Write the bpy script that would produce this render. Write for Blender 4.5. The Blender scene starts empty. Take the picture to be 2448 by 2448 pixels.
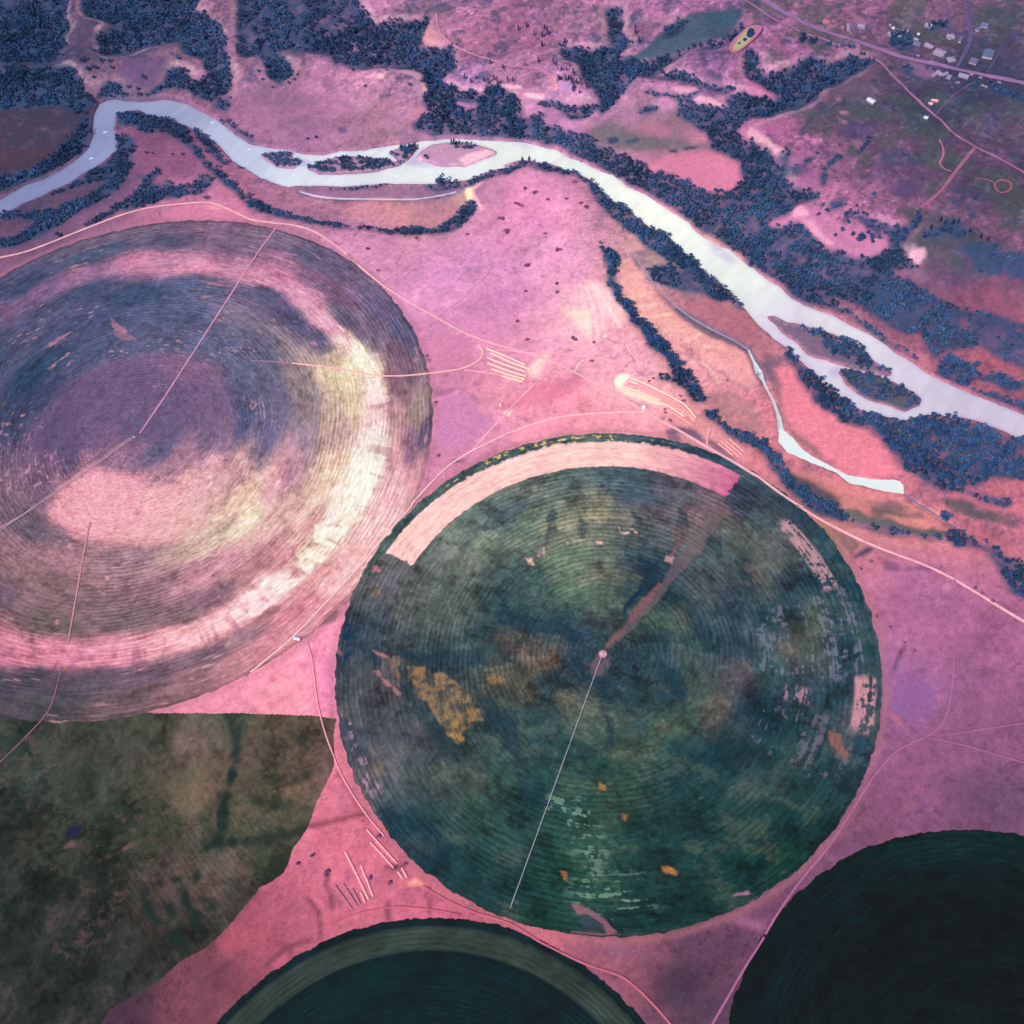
import bpy, math, random
import numpy as np
random.seed(7); rng = np.random.default_rng(7)

# ------------------------------------------------------------------ camera, sky, sun, exposure
scene = bpy.context.scene
PITCH, ROLL, FPX, CAMH, S = 0.559, -0.154, 2741.9, 1559.0, 2448.0
cp, sp, cr, sr = math.cos(PITCH), math.sin(PITCH), math.cos(ROLL), math.sin(ROLL)
ROT = np.array([[1,0,0],[0,cp,-sp],[0,sp,cp]]) @ np.array([[cr,-sr,0],[sr,cr,0],[0,0,1]])
from mathutils import Matrix, Vector
cam = bpy.data.cameras.new("camera"); camo = bpy.data.objects.new("camera", cam)
scene.collection.objects.link(camo); scene.camera = camo
M4 = Matrix([[*ROT[0],0],[*ROT[1],0],[*ROT[2],CAMH],[0,0,0,1]])
camo.matrix_world = M4
cam.sensor_width = 36; cam.lens = FPX/S*36; cam.clip_start = 5; cam.clip_end = 60000

SUN_EL, SUN_AZ = math.radians(50), math.radians(222)      # azimuth clockwise from +Y: sun stands low left of the picture
world = bpy.data.worlds.new("World"); scene.world = world; world.use_nodes = True
wn = world.node_tree.nodes; wl = world.node_tree.links
sky = wn.new("ShaderNodeTexSky"); sky.sky_type = 'NISHITA'; sky.sun_disc = False
sky.sun_elevation = SUN_EL; sky.sun_rotation = SUN_AZ
wn["Background"].inputs[1].default_value = 0.10
wl.new(sky.outputs[0], wn["Background"].inputs[0])
sl = bpy.data.lights.new("sun", 'SUN'); sl.energy = 3.4; sl.angle = math.radians(0.9); sl.color = (1, .945, .80)
slo = bpy.data.objects.new("sun", sl); scene.collection.objects.link(slo)
sd = Vector((math.sin(SUN_AZ)*math.cos(SUN_EL), math.cos(SUN_AZ)*math.cos(SUN_EL), math.sin(SUN_EL)))
slo.rotation_euler = sd.to_track_quat('Z', 'Y').to_euler()
scene.view_settings.view_transform = 'Standard'; scene.view_settings.look = 'None'
scene.view_settings.exposure = 0.41; scene.view_settings.gamma = 1

# ------------------------------------------------------------------ helpers
K = 1.30                                                  # albedo = colour seen / K
def lin(c):
    c = np.asarray(c, float)/255
    return np.where(c <= .04045, c/12.92, ((c+.055)/1.055)**2.4)/K
def G(px, h=0.0):                                         # picture point -> world point on the level h
    px = np.asarray(px, float).reshape(-1, 2)
    d = np.stack([(px[:,0]-S/2)/FPX, -(px[:,1]-S/2)/FPX, -np.ones(len(px))], 1) @ ROT.T
    return (d*((CAMH-h)/-d[:,2])[:,None])[:,:2]
def t(ox, oy, s, k=3.01875):                              # 'x,y x,y' read in a crop that starts at ox,oy
    return np.array([[ox+float(a.split(',')[0])/k, oy+float(a.split(',')[1])/k] for a in s.split()])
def F(s): return t(0, 0, s, 0.78922)
def cat(*a): return np.concatenate(a)
def prop(o, label=None, cat_=None, group=None, kind=None):
    if label: o['label'] = label
    if cat_: o['category'] = cat_
    if group: o['group'] = group
    if kind: o['kind'] = kind
    return o
def fade(u): return u*u*(3-2*u)
def vnoise(x, y, seed):
    r = np.random.default_rng(seed).random((256, 256))
    xi = np.floor(x).astype(np.int64); yi = np.floor(y).astype(np.int64)
    u = fade(x-xi); v = fade(y-yi)
    a = r[yi & 255, xi & 255]; b = r[yi & 255, (xi+1) & 255]; c = r[(yi+1) & 255, xi & 255]; d = r[(yi+1) & 255, (xi+1) & 255]
    return (a*(1-u)+b*u)*(1-v)+(c*(1-u)+d*u)*v
def fbm(x, y, size, seed, oct=4, gain=.5):                # about -1..1
    s = 0; a = 1; n = 0; f = 1.0/size
    for i in range(oct):
        c, q = math.cos(i*1.1), math.sin(i*1.1)
        s = s+a*(vnoise((x*c-y*q)*f+13.7*i, (x*q+y*c)*f+7.1*i, seed+i)*2-1); n += a; a *= gain; f *= 2.03
    return s/n*1.6

# ------------------------------------------------------------------ one terrain grid, fine in view and coarse out to the horizon
X0, X1, Y0, Y1, RES = -1500., 1950., -60., 2560., 2.4
def axis(a, b):
    mid = np.arange(a, b+.1, RES); out = []; st = RES; v = b
    while v < 26000: st *= 1.35; v += st; out.append(v)
    out2 = []; st = RES; v = a
    while v > -26000: st *= 1.35; v -= st; out2.append(v)
    return np.concatenate([out2[::-1], mid, out])
GX, GY = axis(X0, X1), axis(Y0, Y1)
XX, YY = np.meshgrid(GX, GY)
def roughen(P, amp, size=22, seed=5):
    if amp <= 0: return P
    out = []
    for a, b in zip(P, np.roll(P, -1, 0)):
        n = max(1, int(np.hypot(*(b-a))/4)); u = np.arange(n)[:,None]/n; out.append(a+(b-a)*u)
    Q = np.concatenate(out)
    return Q+np.stack([fbm(Q[:,0], Q[:,1], size, seed, 3), fbm(Q[:,0]+500, Q[:,1], size, seed+9, 3)], 1)*amp
def raster(P, gx=GX, gy=GY):
    m = np.zeros((len(gy), len(gx)), bool)
    A = P; B = np.roll(P, -1, 0)
    j0, j1 = np.searchsorted(gy, [P[:,1].min(), P[:,1].max()])
    for j in range(j0, j1):
        y = gy[j]; c = (A[:,1] > y) != (B[:,1] > y)
        if not c.any(): continue
        xs = np.sort(A[c,0]+(y-A[c,1])/(B[c,1]-A[c,1])*(B[c,0]-A[c,0])); k = np.searchsorted(gx, xs)
        for a, b in zip(k[0::2], k[1::2]): m[j, a:b] ^= True
    return m
def blur(m, r, it=2):
    m = m.astype(np.float32); r = max(1, int(round(r/RES)))
    for _ in range(it):
        for ax in (0, 1):
            c = np.cumsum(np.concatenate([np.repeat(np.take(m,[0],ax), r+1, ax), m, np.repeat(np.take(m,[-1],ax), r, ax)], ax), ax)
            n = m.shape[ax]
            m = (np.take(c, np.arange(2*r+1, 2*r+1+n), ax)-np.take(c, np.arange(0, n), ax))/(2*r+1)
    return m
HG = np.zeros_like(XX)
def bil(A, x, y):
    fx = np.interp(x, GX, np.arange(len(GX))); fy = np.interp(y, GY, np.arange(len(GY)))
    i = np.clip(fx.astype(int), 0, len(GX)-2); j = np.clip(fy.astype(int), 0, len(GY)-2); u = fx-i; v = fy-j
    if A.ndim == 3: u = u[...,None]; v = v[...,None]
    return (A[j,i]*(1-u)+A[j,i+1]*u)*(1-v)+(A[j+1,i]*(1-u)+A[j+1,i+1]*u)*v
def hz(x, y): return bil(HG, np.asarray(x, float), np.asarray(y, float))
def W(px):                                                # picture point -> world point on the terrain itself
    P = G(px)
    for _ in range(7):
        h = hz(P[:,0], P[:,1]); d = np.array(px, float).reshape(-1, 2)
        D = np.stack([(d[:,0]-S/2)/FPX, -(d[:,1]-S/2)/FPX, -np.ones(len(d))], 1) @ ROT.T
        P = .4*P+.6*(D*((CAMH-h)/-D[:,2])[:,None])[:,:2]
    return P

# ------------------------------------------------------------------ outlines traced from the place
river_px = cat(F('-160,460'), t(0,0,'175,1330 300,1290 400,1240 500,1180 580,1120 640,1060 662,980 662,900 680,800 700,740 760,710 840,697 900,710 1000,720 1080,710 1150,690 1250,700 1350,730 1450,790 1560,850 1650,930 1740,990 1800,1030'),
 t(600,0,'0,1035 100,1050 200,1065 270,1075 330,1100 400,1112 520,1110 650,1085 800,1075 950,1045 1100,1020 1250,1000 1400,988 1550,990 1700,1000 1850,1012'),
 t(1200,0,'0,1015 130,1010 250,1040 380,1070 480,1130 560,1160 700,1230 800,1260 900,1340 1000,1380 1080,1420 1200,1510 1320,1580 1400,1660 1480,1720 1560,1770 1640,1790 1700,1850 1800,1932'),
 t(1800,600,'0,100 100,200 200,260 300,350 420,410 550,450 650,500 750,555 850,600 950,660 1030,730 1150,800 1280,890 1400,950 1540,1010 1700,1070 1810,1115 2500,1400 2500,1640 1810,1310 1700,1270 1620,1235 1500,1205 1380,1200 1300,1200 1200,1220 1150,1232 1050,1225 950,1200 860,1185 780,1150 700,1110 640,1070 600,1025 500,965 430,880 350,810 280,750 220,695 150,645 80,575 20,525 0,490'),
 t(1200,600,'1860,555 1760,440 1680,355 1600,265 1500,205 1420,125 1370,70 1310,10'),
 t(1200,0,'1380,1930 1300,1845 1200,1715 1150,1695 1060,1650 960,1565 870,1495 780,1460 700,1365 640,1315 560,1265 450,1235 350,1195 230,1180 130,1175 0,1205'),
 t(600,0,'1932,1200 1800,1235 1700,1260 1600,1300 1500,1320 1300,1335 1150,1340 1000,1335 900,1340 800,1350 650,1355 400,1350 310,1352 280,1362 200,1340 120,1310 50,1280 0,1255'),
 t(0,0,'1932,1320 1800,1240 1700,1180 1600,1080 1520,1005 1400,940 1250,880 1100,840 1000,805 850,825 835,870 828,950 852,1050 835,1105 765,1165 695,1215 605,1265 505,1335 405,1375 305,1425 200,1467 175,1472'), F('-160,500'))
islands_px = [t(600,0,'75,1130 130,1110 200,1108 270,1100 310,1150 360,1190 300,1210 200,1205 130,1165'),
 t(600,0,'400,1225 480,1185 560,1155 700,1132 800,1142 900,1152 980,1150 1010,1175 1100,1175 1090,1192 950,1218 800,1240 650,1250 500,1250 430,1238'),
 t(600,0,'1000,1112 1060,1082 1100,1062 1200,1060 1212,1075 1160,1110 1120,1155 1060,1155'),
 t(600,0,'1180,1160 1230,1110 1300,1060 1400,1045 1550,1040 1680,1070 1780,1110 1770,1130 1650,1150 1550,1190 1400,1195 1300,1175'),
 t(1800,600,'100,480 150,480 250,530 330,545 450,570 600,615 700,655 800,725 880,815 960,865 1000,895 980,910 880,875 800,845 700,835 600,805 480,765 400,745 300,645 200,565'),
 t(1800,600,'610,880 700,870 830,880 950,920 1080,990 1160,1040 1210,1080 1200,1130 1100,1152 1000,1124 850,1074 750,1024 680,974 640,920')]
bars_px = [t(600,0,'270,1090 320,1130 400,1170 480,1170 400,1220 350,1200 300,1150'), t(600,0,'1100,1180 1180,1090 1280,1050 1260,1090 1190,1150 1300,1185 1420,1200 1250,1215 1120,1205'),
 t(1200,0,'60,1030 140,1020 220,1060 180,1080 90,1050'), t(1200,0,'1440,1710 1560,1770 1640,1850 1700,1932 1620,1900 1520,1800'),
 t(1800,600,'560,830 700,850 800,860 900,900 840,880 700,880 610,890 660,960 600,930 540,880'), t(1800,600,'60,460 130,490 300,650 420,770 300,680 150,560')]
flood_px = F('-200,360 0,345 150,270 165,190 200,165 400,200 480,262 700,262 950,245 1100,270 1250,340 1450,440 1600,530 2100,740 2100,1060 1850,1010 1700,990 1500,900 1330,760 1230,650 1150,500 1130,400 1080,340 1000,310 900,340 888,420 830,440 700,430 560,400 460,350 380,270 300,230 235,235 240,300 200,370 -200,470')
upland_px = F('-300,-300 2400,-300 2400,640 1932,540 1800,500 1700,490 1500,440 1430,330 1420,200 1200,190 1000,180 860,190 790,220 600,150 450,190 400,140 150,150 -300,180')

chan_px = t(600,0,'350,1385 480,1425 640,1440 800,1440 1000,1443 1200,1443 1350,1420 1480,1388')
creek_px = cat(t(1200,600,'930,0 1040,170 1150,300 1250,400 1400,510 1550,590 1680,650 1780,720 1830,830 1870,930'), t(1800,600,'20,840 60,900 80,970 130,1050 165,1130 195,1250 200,1300'))
pond_px = t(1800,600,'195,1290 240,1310 290,1360 340,1420 420,1480 520,1530 600,1575 700,1620 850,1650 1050,1660 1080,1700 1075,1745 950,1735 800,1700 700,1680 600,1600 500,1560 350,1500 250,1450 190,1380')
outlet_px = cat(t(1800,600,'1090,1750 1180,1830 1300,1890'), t(1800,1200,'1160,0 1250,50 1350,120 1500,210 1580,270 1700,350'))

# woods: (outline, spacing in m, cover 0..1, height in m, label)
woods = [
 (t(600,0,'230,350 500,300 800,200 1280,130 1280,170 1230,330 1300,360 1400,380 1450,330 1480,500 1400,520 1380,600 1290,700 1250,620 1230,530 1150,490 1000,470 800,490 600,455 560,400'),10,.93,13,'bushy tree in the dark wood on the slope at the top of the photo'),
 (t(600,0,'1250,680 1340,600 1420,640 1500,660 1640,700 1640,740 1520,730 1460,720 1480,790 1600,800 1660,700 1690,640 1800,630 1900,700 1960,780 1960,1000 1700,990 1500,985 1320,990 1240,950 1160,930 1180,880 1280,830 1250,760'),10,.93,13,'bushy tree in the wooded draw that reaches the far river bank'),
 (t(600,0,'1440,660 1640,735 1600,760 1450,740 1340,640'),9,.7,8,'bushy tree in the wooded draw that reaches the far river bank'),
 (t(1200,0,'-20,680 80,700 110,800 130,870 300,820 300,900 420,940 560,970 700,1040 850,1100 1000,1190 1060,1200 1050,1250 1250,1270 1450,1370 1650,1385 1700,1330 1740,1310 1720,1200 1640,1130 1520,1090 1480,960 1400,930 1250,840 1280,760 1350,740 1500,790 1640,790 1620,720 1700,700 1950,720 1950,830 1800,850 1720,920 1700,990 1780,1060 1940,1110 1940,1960 1830,1932 1700,1830 1560,1740 1400,1640 1200,1490 1080,1400 900,1330 700,1220 560,1140 380,1050 250,1025 -20,1005'),9.5,.86,11,'bushy tree in the broad wood on the far side of the river'),
 (t(1200,0,'250,740 350,740 480,780 700,770 660,830 560,870 480,860 420,800 300,780'),9,.9,9,'bushy tree in the broad wood on the far side of the river'),
 (t(1200,0,'1030,680 1150,670 1280,700 1420,660 1350,740 1250,740 1180,700'),9,.8,8,'bushy tree in the broad wood on the far side of the river'),
 (t(1200,0,'960,820 1060,770 1120,790 1100,820 1000,830'),9,.9,9,'bushy tree in the broad wood on the far side of the river'),
 (t(1800,0,'-20,1000 60,1100 150,1180 220,1290 330,1380 500,1420 430,1440 310,1470 260,1550 90,1600 100,1640 340,1610 440,1720 560,1820 700,1870 850,1870 980,1800 1010,1720 960,1660 900,1690 830,1600 680,1560 620,1580 660,1540 820,1560 930,1620 1010,1650 1110,1630 1200,1520 1225,1530 1140,1680 1060,1780 1080,1870 1150,1920 1200,1960 -20,1960'),9.5,.88,11,'bushy tree in the broad wood on the far side of the river'),
 (t(1800,600,'-20,0 600,0 700,60 830,70 1000,10 1080,20 1080,80 1000,150 1020,190 1150,240 1250,320 1400,370 1500,460 1530,520 1640,620 1620,700 1500,720 1380,710 1350,760 1290,780 1200,620 1100,600 1000,560 850,440 720,400 560,330 700,470 800,530 950,620 1100,720 1240,820 1150,780 1000,690 800,560 700,480 550,430 420,390 300,330 200,240 100,170 -20,60'),9,.82,10,'bushy tree in the wood above the right-hand bend of the river'),
 (t(1800,600,'1500,450 1700,430 1810,480 2100,560 2100,900 1810,800 1640,700 1640,620'),11,.45,8,'bushy tree in the wood above the right-hand bend of the river'),
 (t(1800,600,'1310,820 1380,770 1500,790 1610,830 1600,900 1530,990 1450,960 1340,900'),8.5,.98,12,'tree in the square copse by the right-hand edge of the river'),
 (t(1800,600,'1620,880 1780,900 1810,920 2000,960 1900,1010 1700,950 1620,930'),8.5,.95,12,'tree in the square copse by the right-hand edge of the river'),
 (t(1800,600,'1560,1000 1810,1040 2100,1150 2100,1220 1810,1100 1640,1040'),9,.7,8,'tree in the square copse by the right-hand edge of the river'),
 (t(1200,0,'380,330 500,350 750,370 850,450 900,430 1100,470 1180,420 1280,380 1400,330 1600,290 1720,180 1750,200 1640,310 1550,345 1350,355 1250,430 1170,490 1100,540 1300,540 1450,600 1600,640 1700,660 1650,690 1500,650 1450,620 1300,600 1150,570 950,560 930,620 850,700 800,760 720,850 700,780 680,700 640,640 560,560 560,460 450,420'),10,.93,13,'bushy tree in the deep wooded draw right of the river bluff'),
 (t(1200,0,'750,60 870,60 860,250 890,290 940,320 860,380 830,440 760,370 780,300'),10,.9,12,'bushy tree in the deep wooded draw right of the river bluff'),
 (t(1200,0,'1180,200 1290,120 1330,180 1210,270 1160,260'),10,.8,10,'bushy tree in the deep wooded draw right of the river bluff'),
 (t(1200,0,'1750,400 1850,450 1880,540 1950,590 1950,680 1860,620 1770,530'),10,.85,12,'dark tree in the wood below the small town'),
 (t(1800,0,'-60,380 0,370 60,420 30,500 0,560 200,540 300,480 400,430 560,490 700,420 900,430 800,490 700,540 600,620 500,620 480,690 400,740 330,780 250,770 150,830 0,850 -110,700 150,730 160,690 100,620 0,590 -60,520'),10,.84,12,'dark tree in the wood below the small town'),
 (t(1800,600,'225,690 280,745 350,815 430,880 500,960 550,970 600,1015 640,1065 700,1108 780,1148 860,1182 950,1205 1000,1215 1150,1232 1200,1222 1300,1202 1400,1210 1600,1240 1810,1320 2100,1420 2100,1660 1810,1640 1700,1640 1600,1700 1400,1740 1280,1700 1180,1630 1100,1600 1020,1480 950,1400 860,1310 830,1280 700,1260 620,1230 560,1160 450,1090 380,990 320,920 280,840 230,780'),8.5,.93,12,'tree in the belt of wood on the near bank of the river'),
 (t(1200,600,'730,0 840,60 830,200 850,320 930,370 970,450 1050,550 1190,680 1240,800 1350,880 1380,970 1440,1050 1470,1100 1400,1100 1330,1030 1250,960 1120,920 1130,890 1210,910 1230,890 1160,760 1050,690 1000,580 930,500 900,430 830,350 745,230 765,130'),7.6,.99,12,'tree in the long narrow row that runs down to the hay rows'),
 (t(1200,0,'705,1770 760,1790 830,1850 840,1932 760,1932'),7.6,.95,11,'tree in the long narrow row that runs down to the hay rows'),
 (t(1200,600,'1450,1150 1530,1150 1560,1220 1700,1310 1850,1370 1932,1395 1932,1475 1800,1415 1650,1350 1560,1250 1470,1200'),7.6,.97,11,'tree in the long narrow row that runs down to the hay rows'),
 (t(1800,600,'-10,1375 100,1405 130,1455 200,1500 210,1560 300,1640 380,1720 480,1790 600,1850 700,1932 620,1932 480,1880 380,1810 280,1750 190,1650 130,1590 100,1470 40,1450 -10,1420'),8,.95,9,'tree in the thicket between the dirt road and the long pond'),
 (t(1800,1200,'280,0 400,0 500,40 600,70 700,120 760,180 700,165 550,105 400,55'),8,.97,9,'tree in the thicket between the dirt road and the long pond'),
 (t(1800,1200,'750,160 850,160 900,185 1000,200 1100,225 1380,255 1400,225 1500,225 1600,285 1700,310 1810,380 2000,500 2000,760 1810,600 1760,520 1720,410 1680,350 1500,320 1390,275 1250,265 1100,248 950,240 860,215'),8,.97,9,'tree in the thicket below the pond at the right of the photo'),
 (t(600,0,'0,1440 30,1470 150,1515 300,1565 450,1595 600,1615 750,1645 900,1655 960,1662 1100,1645 1300,1655 1400,1625 1480,1565 1540,1480 1600,1450 1622,1480 1600,1560 1540,1620 1450,1675 1350,1695 1200,1697 1050,1688 950,1675 800,1660 650,1652 500,1625 350,1603 200,1575 100,1548 0,1515'),8,.97,9,'tree in the curved belt along the old river loop'),
 (t(0,0,'840,830 1000,810 1200,870 1350,930 1400,1050 1480,1160 1600,1240 1700,1340 1800,1440 1932,1480 1932,1560 1800,1500 1700,1400 1600,1330 1530,1250 1420,1130 1300,1010 1200,970 1050,960 950,910 850,890'),8.5,.96,10,'tree in the dark belt inside the left-hand bend of the river'),
 (t(0,0,'1400,930 1530,1020 1560,1080 1640,1165 1600,1180 1500,1080 1430,990'),8,.9,8,'tree in the dark belt inside the left-hand bend of the river'),
 (t(0,0,'850,980 950,980 980,1060 950,1200 900,1320 800,1420 700,1470 600,1510 500,1560 400,1640 300,1700 100,1790 0,1800 0,1720 160,1690 300,1600 170,1580 0,1580 0,1550 170,1540 350,1530 500,1460 650,1420 740,1340 800,1290 700,1310 500,1370 400,1400 300,1440 500,1345 690,1220 830,1120'),8.5,.93,9,'tree in the thickets left of the river bend'),
 (t(0,0,'980,1240 1050,1270 1150,1220 1160,1250 1110,1310 1250,1330 1380,1340 1450,1270 1540,1290 1520,1350 1450,1400 1250,1430 1110,1470 950,1520 850,1520 700,1610 620,1640 620,1610 840,1490 960,1390 1040,1330'),8.5,.88,8,'tree in the thicket on the flat inside the river bend'),
 (t(0,0,'-400,480 500,490 600,600 600,680 700,720 640,780 560,820 400,760 170,780 -400,860'),9.5,.85,13,'tree in the dark wood left of the river bend'),
 (t(0,0,'660,850 650,960 635,1050 560,1120 400,1230 170,1320 -400,1500 -400,1400 170,1230 350,1150 480,1030 570,900 600,820'),9.5,.85,12,'tree in the dark wood left of the river bend'),
 (t(0,0,'-400,-300 500,-100 480,160 500,220 430,260 500,330 400,360 460,430 300,460 -400,470'),10,.75,13,'tree in the dark wood at the top left corner'),
 (t(0,0,'700,260 800,200 600,100 560,-150 1480,-150 1400,120 1280,200 1300,300 1200,320 1020,340 900,390 720,400'),10,.85,12,'tree in the wood on the badland slopes at the top left'),
 (t(0,0,'1300,100 1480,100 1620,250 1640,420 1680,560 1640,680 1500,740 1400,700 1350,660 1190,640 1200,560 1210,500 1340,520 1380,600 1500,560 1440,440 1310,380 1290,250'),9.5,.93,12,'tree in the wood on the badland slopes at the top left'),
 (t(0,0,'740,620 800,580 870,620 880,670 950,680 1050,690 1200,600 1220,640 1100,700 1000,715 900,705 820,690 700,720'),8.5,.9,9,'tree on the cut bank above the left-hand bend of the river'),
 (t(0,0,'1500,740 1650,700 1650,800 1560,790'),10,.5,9,'tree on the cut bank above the left-hand bend of the river'),
 (t(0,0,'1560,850 1650,880 1800,980 1850,1020 1780,1010 1640,910'),9,.9,7,'tree on the cut bank above the left-hand bend of the river'),
 (t(600,0,'-100,-100 700,-100 900,200 560,330 300,330 230,380 -100,400'),10,.62,12,'tree in the wood on the badland slopes at the top left'),
 (t(600,0,'60,400 220,400 320,500 210,600 120,560'),9,.7,11,'tree in the wood on the badland slopes at the top left'),
 (t(1200,0,'740,1340 830,1430 960,1540 1100,1640 1210,1700 1330,1830 1420,1940 1300,1932 1150,1850 1000,1740 860,1640 780,1560 720,1500 640,1420 610,1330 560,1260 640,1310 700,1360'),8.2,.9,11,'tree in the tall row on the near bank of the river'),
 (t(1200,600,'1100,-20 1310,0 1370,70 1420,125 1500,200 1600,265 1680,355 1760,440 1700,420 1620,360 1550,370 1450,330 1400,260 1330,160 1200,80'),8.2,.9,11,'tree in the tall row on the near bank of the river'),
 (t(1200,600,'1030,130 1200,100 1330,160 1440,310 1330,290 1200,260 1080,220'),9,.55,8,'tree in the tall row on the near bank of the river'),
 (cat(t(600,0,'1560,1330 1700,1265 1800,1235 1932,1200'), t(1200,0,'130,1180 350,1200 560,1270 640,1320 600,1330 540,1280 430,1250 300,1240 180,1200 100,1240'), t(600,0,'1900,1240 1760,1275 1650,1320 1600,1345')),8,.93,10,'tree in the dark fringe round the pink headland by the river'),
 (t(600,0,'310,1352 400,1355 500,1365 700,1352 900,1345 1000,1342 900,1362 700,1372 450,1368'),8,.6,6,'tree in the dark fringe round the pink headland by the river'),
 (t(600,0,'1240,1345 1400,1345 1500,1335 1560,1340 1450,1370 1350,1390 1290,1360'),8,.8,6,'tree in the dark fringe round the pink headland by the river'),
 (islands_px[0],7.5,.97,7,'tree on the small leftmost river island'),
 (islands_px[1],7.5,.95,8,'tree on the long wooded island in mid river'),
 (islands_px[2],7.5,.95,9,'tree on the small wooded islet right of the long island'),
 (t(600,0,'1440,1050 1560,1045 1620,1065 1600,1085 1500,1090 1450,1075'),7.5,.95,8,'tree on the sandy river island'),
 (t(600,0,'1240,1130 1270,1120 1290,1145 1260,1160'),7.5,.95,6,'tree on the sandy river island'),
 (t(1800,600,'310,545 450,572 600,617 700,657 800,727 880,817 960,867 1000,897 900,880 800,850 700,830 620,780 540,740 500,690 480,640 400,610'),7.5,.97,11,'tall tree on the upper of the two right-hand river islands'),
 (t(1800,600,'130,480 160,480 190,520 150,520'),7.5,.97,8,'tall tree on the upper of the two right-hand river islands'),
 (islands_px[5],8,.75,6,'low tree on the oval right-hand river island'),
 (t(1800,0,'1000,230 1100,230 1150,270 1150,320 1080,380 1020,350 990,290'),10,.93,13,'town tree beside the cluster of small pale houses'),
 (t(1800,0,'1250,170 1400,160 1400,210 1260,230'),10,.9,12,'town tree in the row at the top edge behind the plain lots'),
 (t(1800,0,'1530,600 1620,590 1640,610 1560,630'),9,.9,8,'tree in the short hedge below the road through town'),
 (t(1800,0,'1700,600 1810,660 2000,720 2000,760 1760,670'),9,.8,8,'tree in the short hedge below the road through town'),
 (t(1800,0,'1070,480 1120,460 1140,520 1200,560 1180,570 1100,540'),9,.8,8,'dark tree below the wide gravel yard in town'),
 (t(1800,0,'320,260 370,250 400,300 350,330'),9,.8,9,'tree in the clump below the pale track at the top right'),
 (t(1800,0,'400,260 460,290 440,330 390,320'),9,.8,9,'tree in the clump below the pale track at the top right'),
 (t(1800,0,'540,1180 600,1130 700,1130 830,1020 830,980 860,980 840,1040 760,1110 620,1160 550,1200 510,1350 480,1330 490,1260'),9,.85,8,'bush in the winding gully on the right-hand slope'),
 (t(1800,0,'400,1150 480,1100 460,1120 420,1160 300,1260 200,1280 200,1200 150,1120 200,1080 260,1090 270,1200 350,1180'),9,.6,8,'bush in the winding gully on the right-hand slope'),
 (t(1800,0,'540,1450 650,1430 680,1480 600,1510 550,1520'),9,.8,9,'bush on the pale knoll at the right'),
 (t(1800,0,'1220,1680 1300,1640 1450,1570 1560,1660 1500,1740 1420,1700 1250,1740'),9.5,.55,10,'tree scattered on the slope at the right-hand edge'),
 (t(1800,0,'1500,1760 1700,1740 1810,1800 2000,1850 2000,2050 1810,2000 1600,1950'),10,.4,9,'tree scattered on the slope at the right-hand edge'),
 (t(1800,1200,'1420,-110 1500,-90 1600,-70 1700,-60 1850,-20 1850,40 1700,20 1560,-30 1440,-70'),8.5,.8,7,'tree in the thicket below the pond at the right of the photo'),
]
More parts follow.
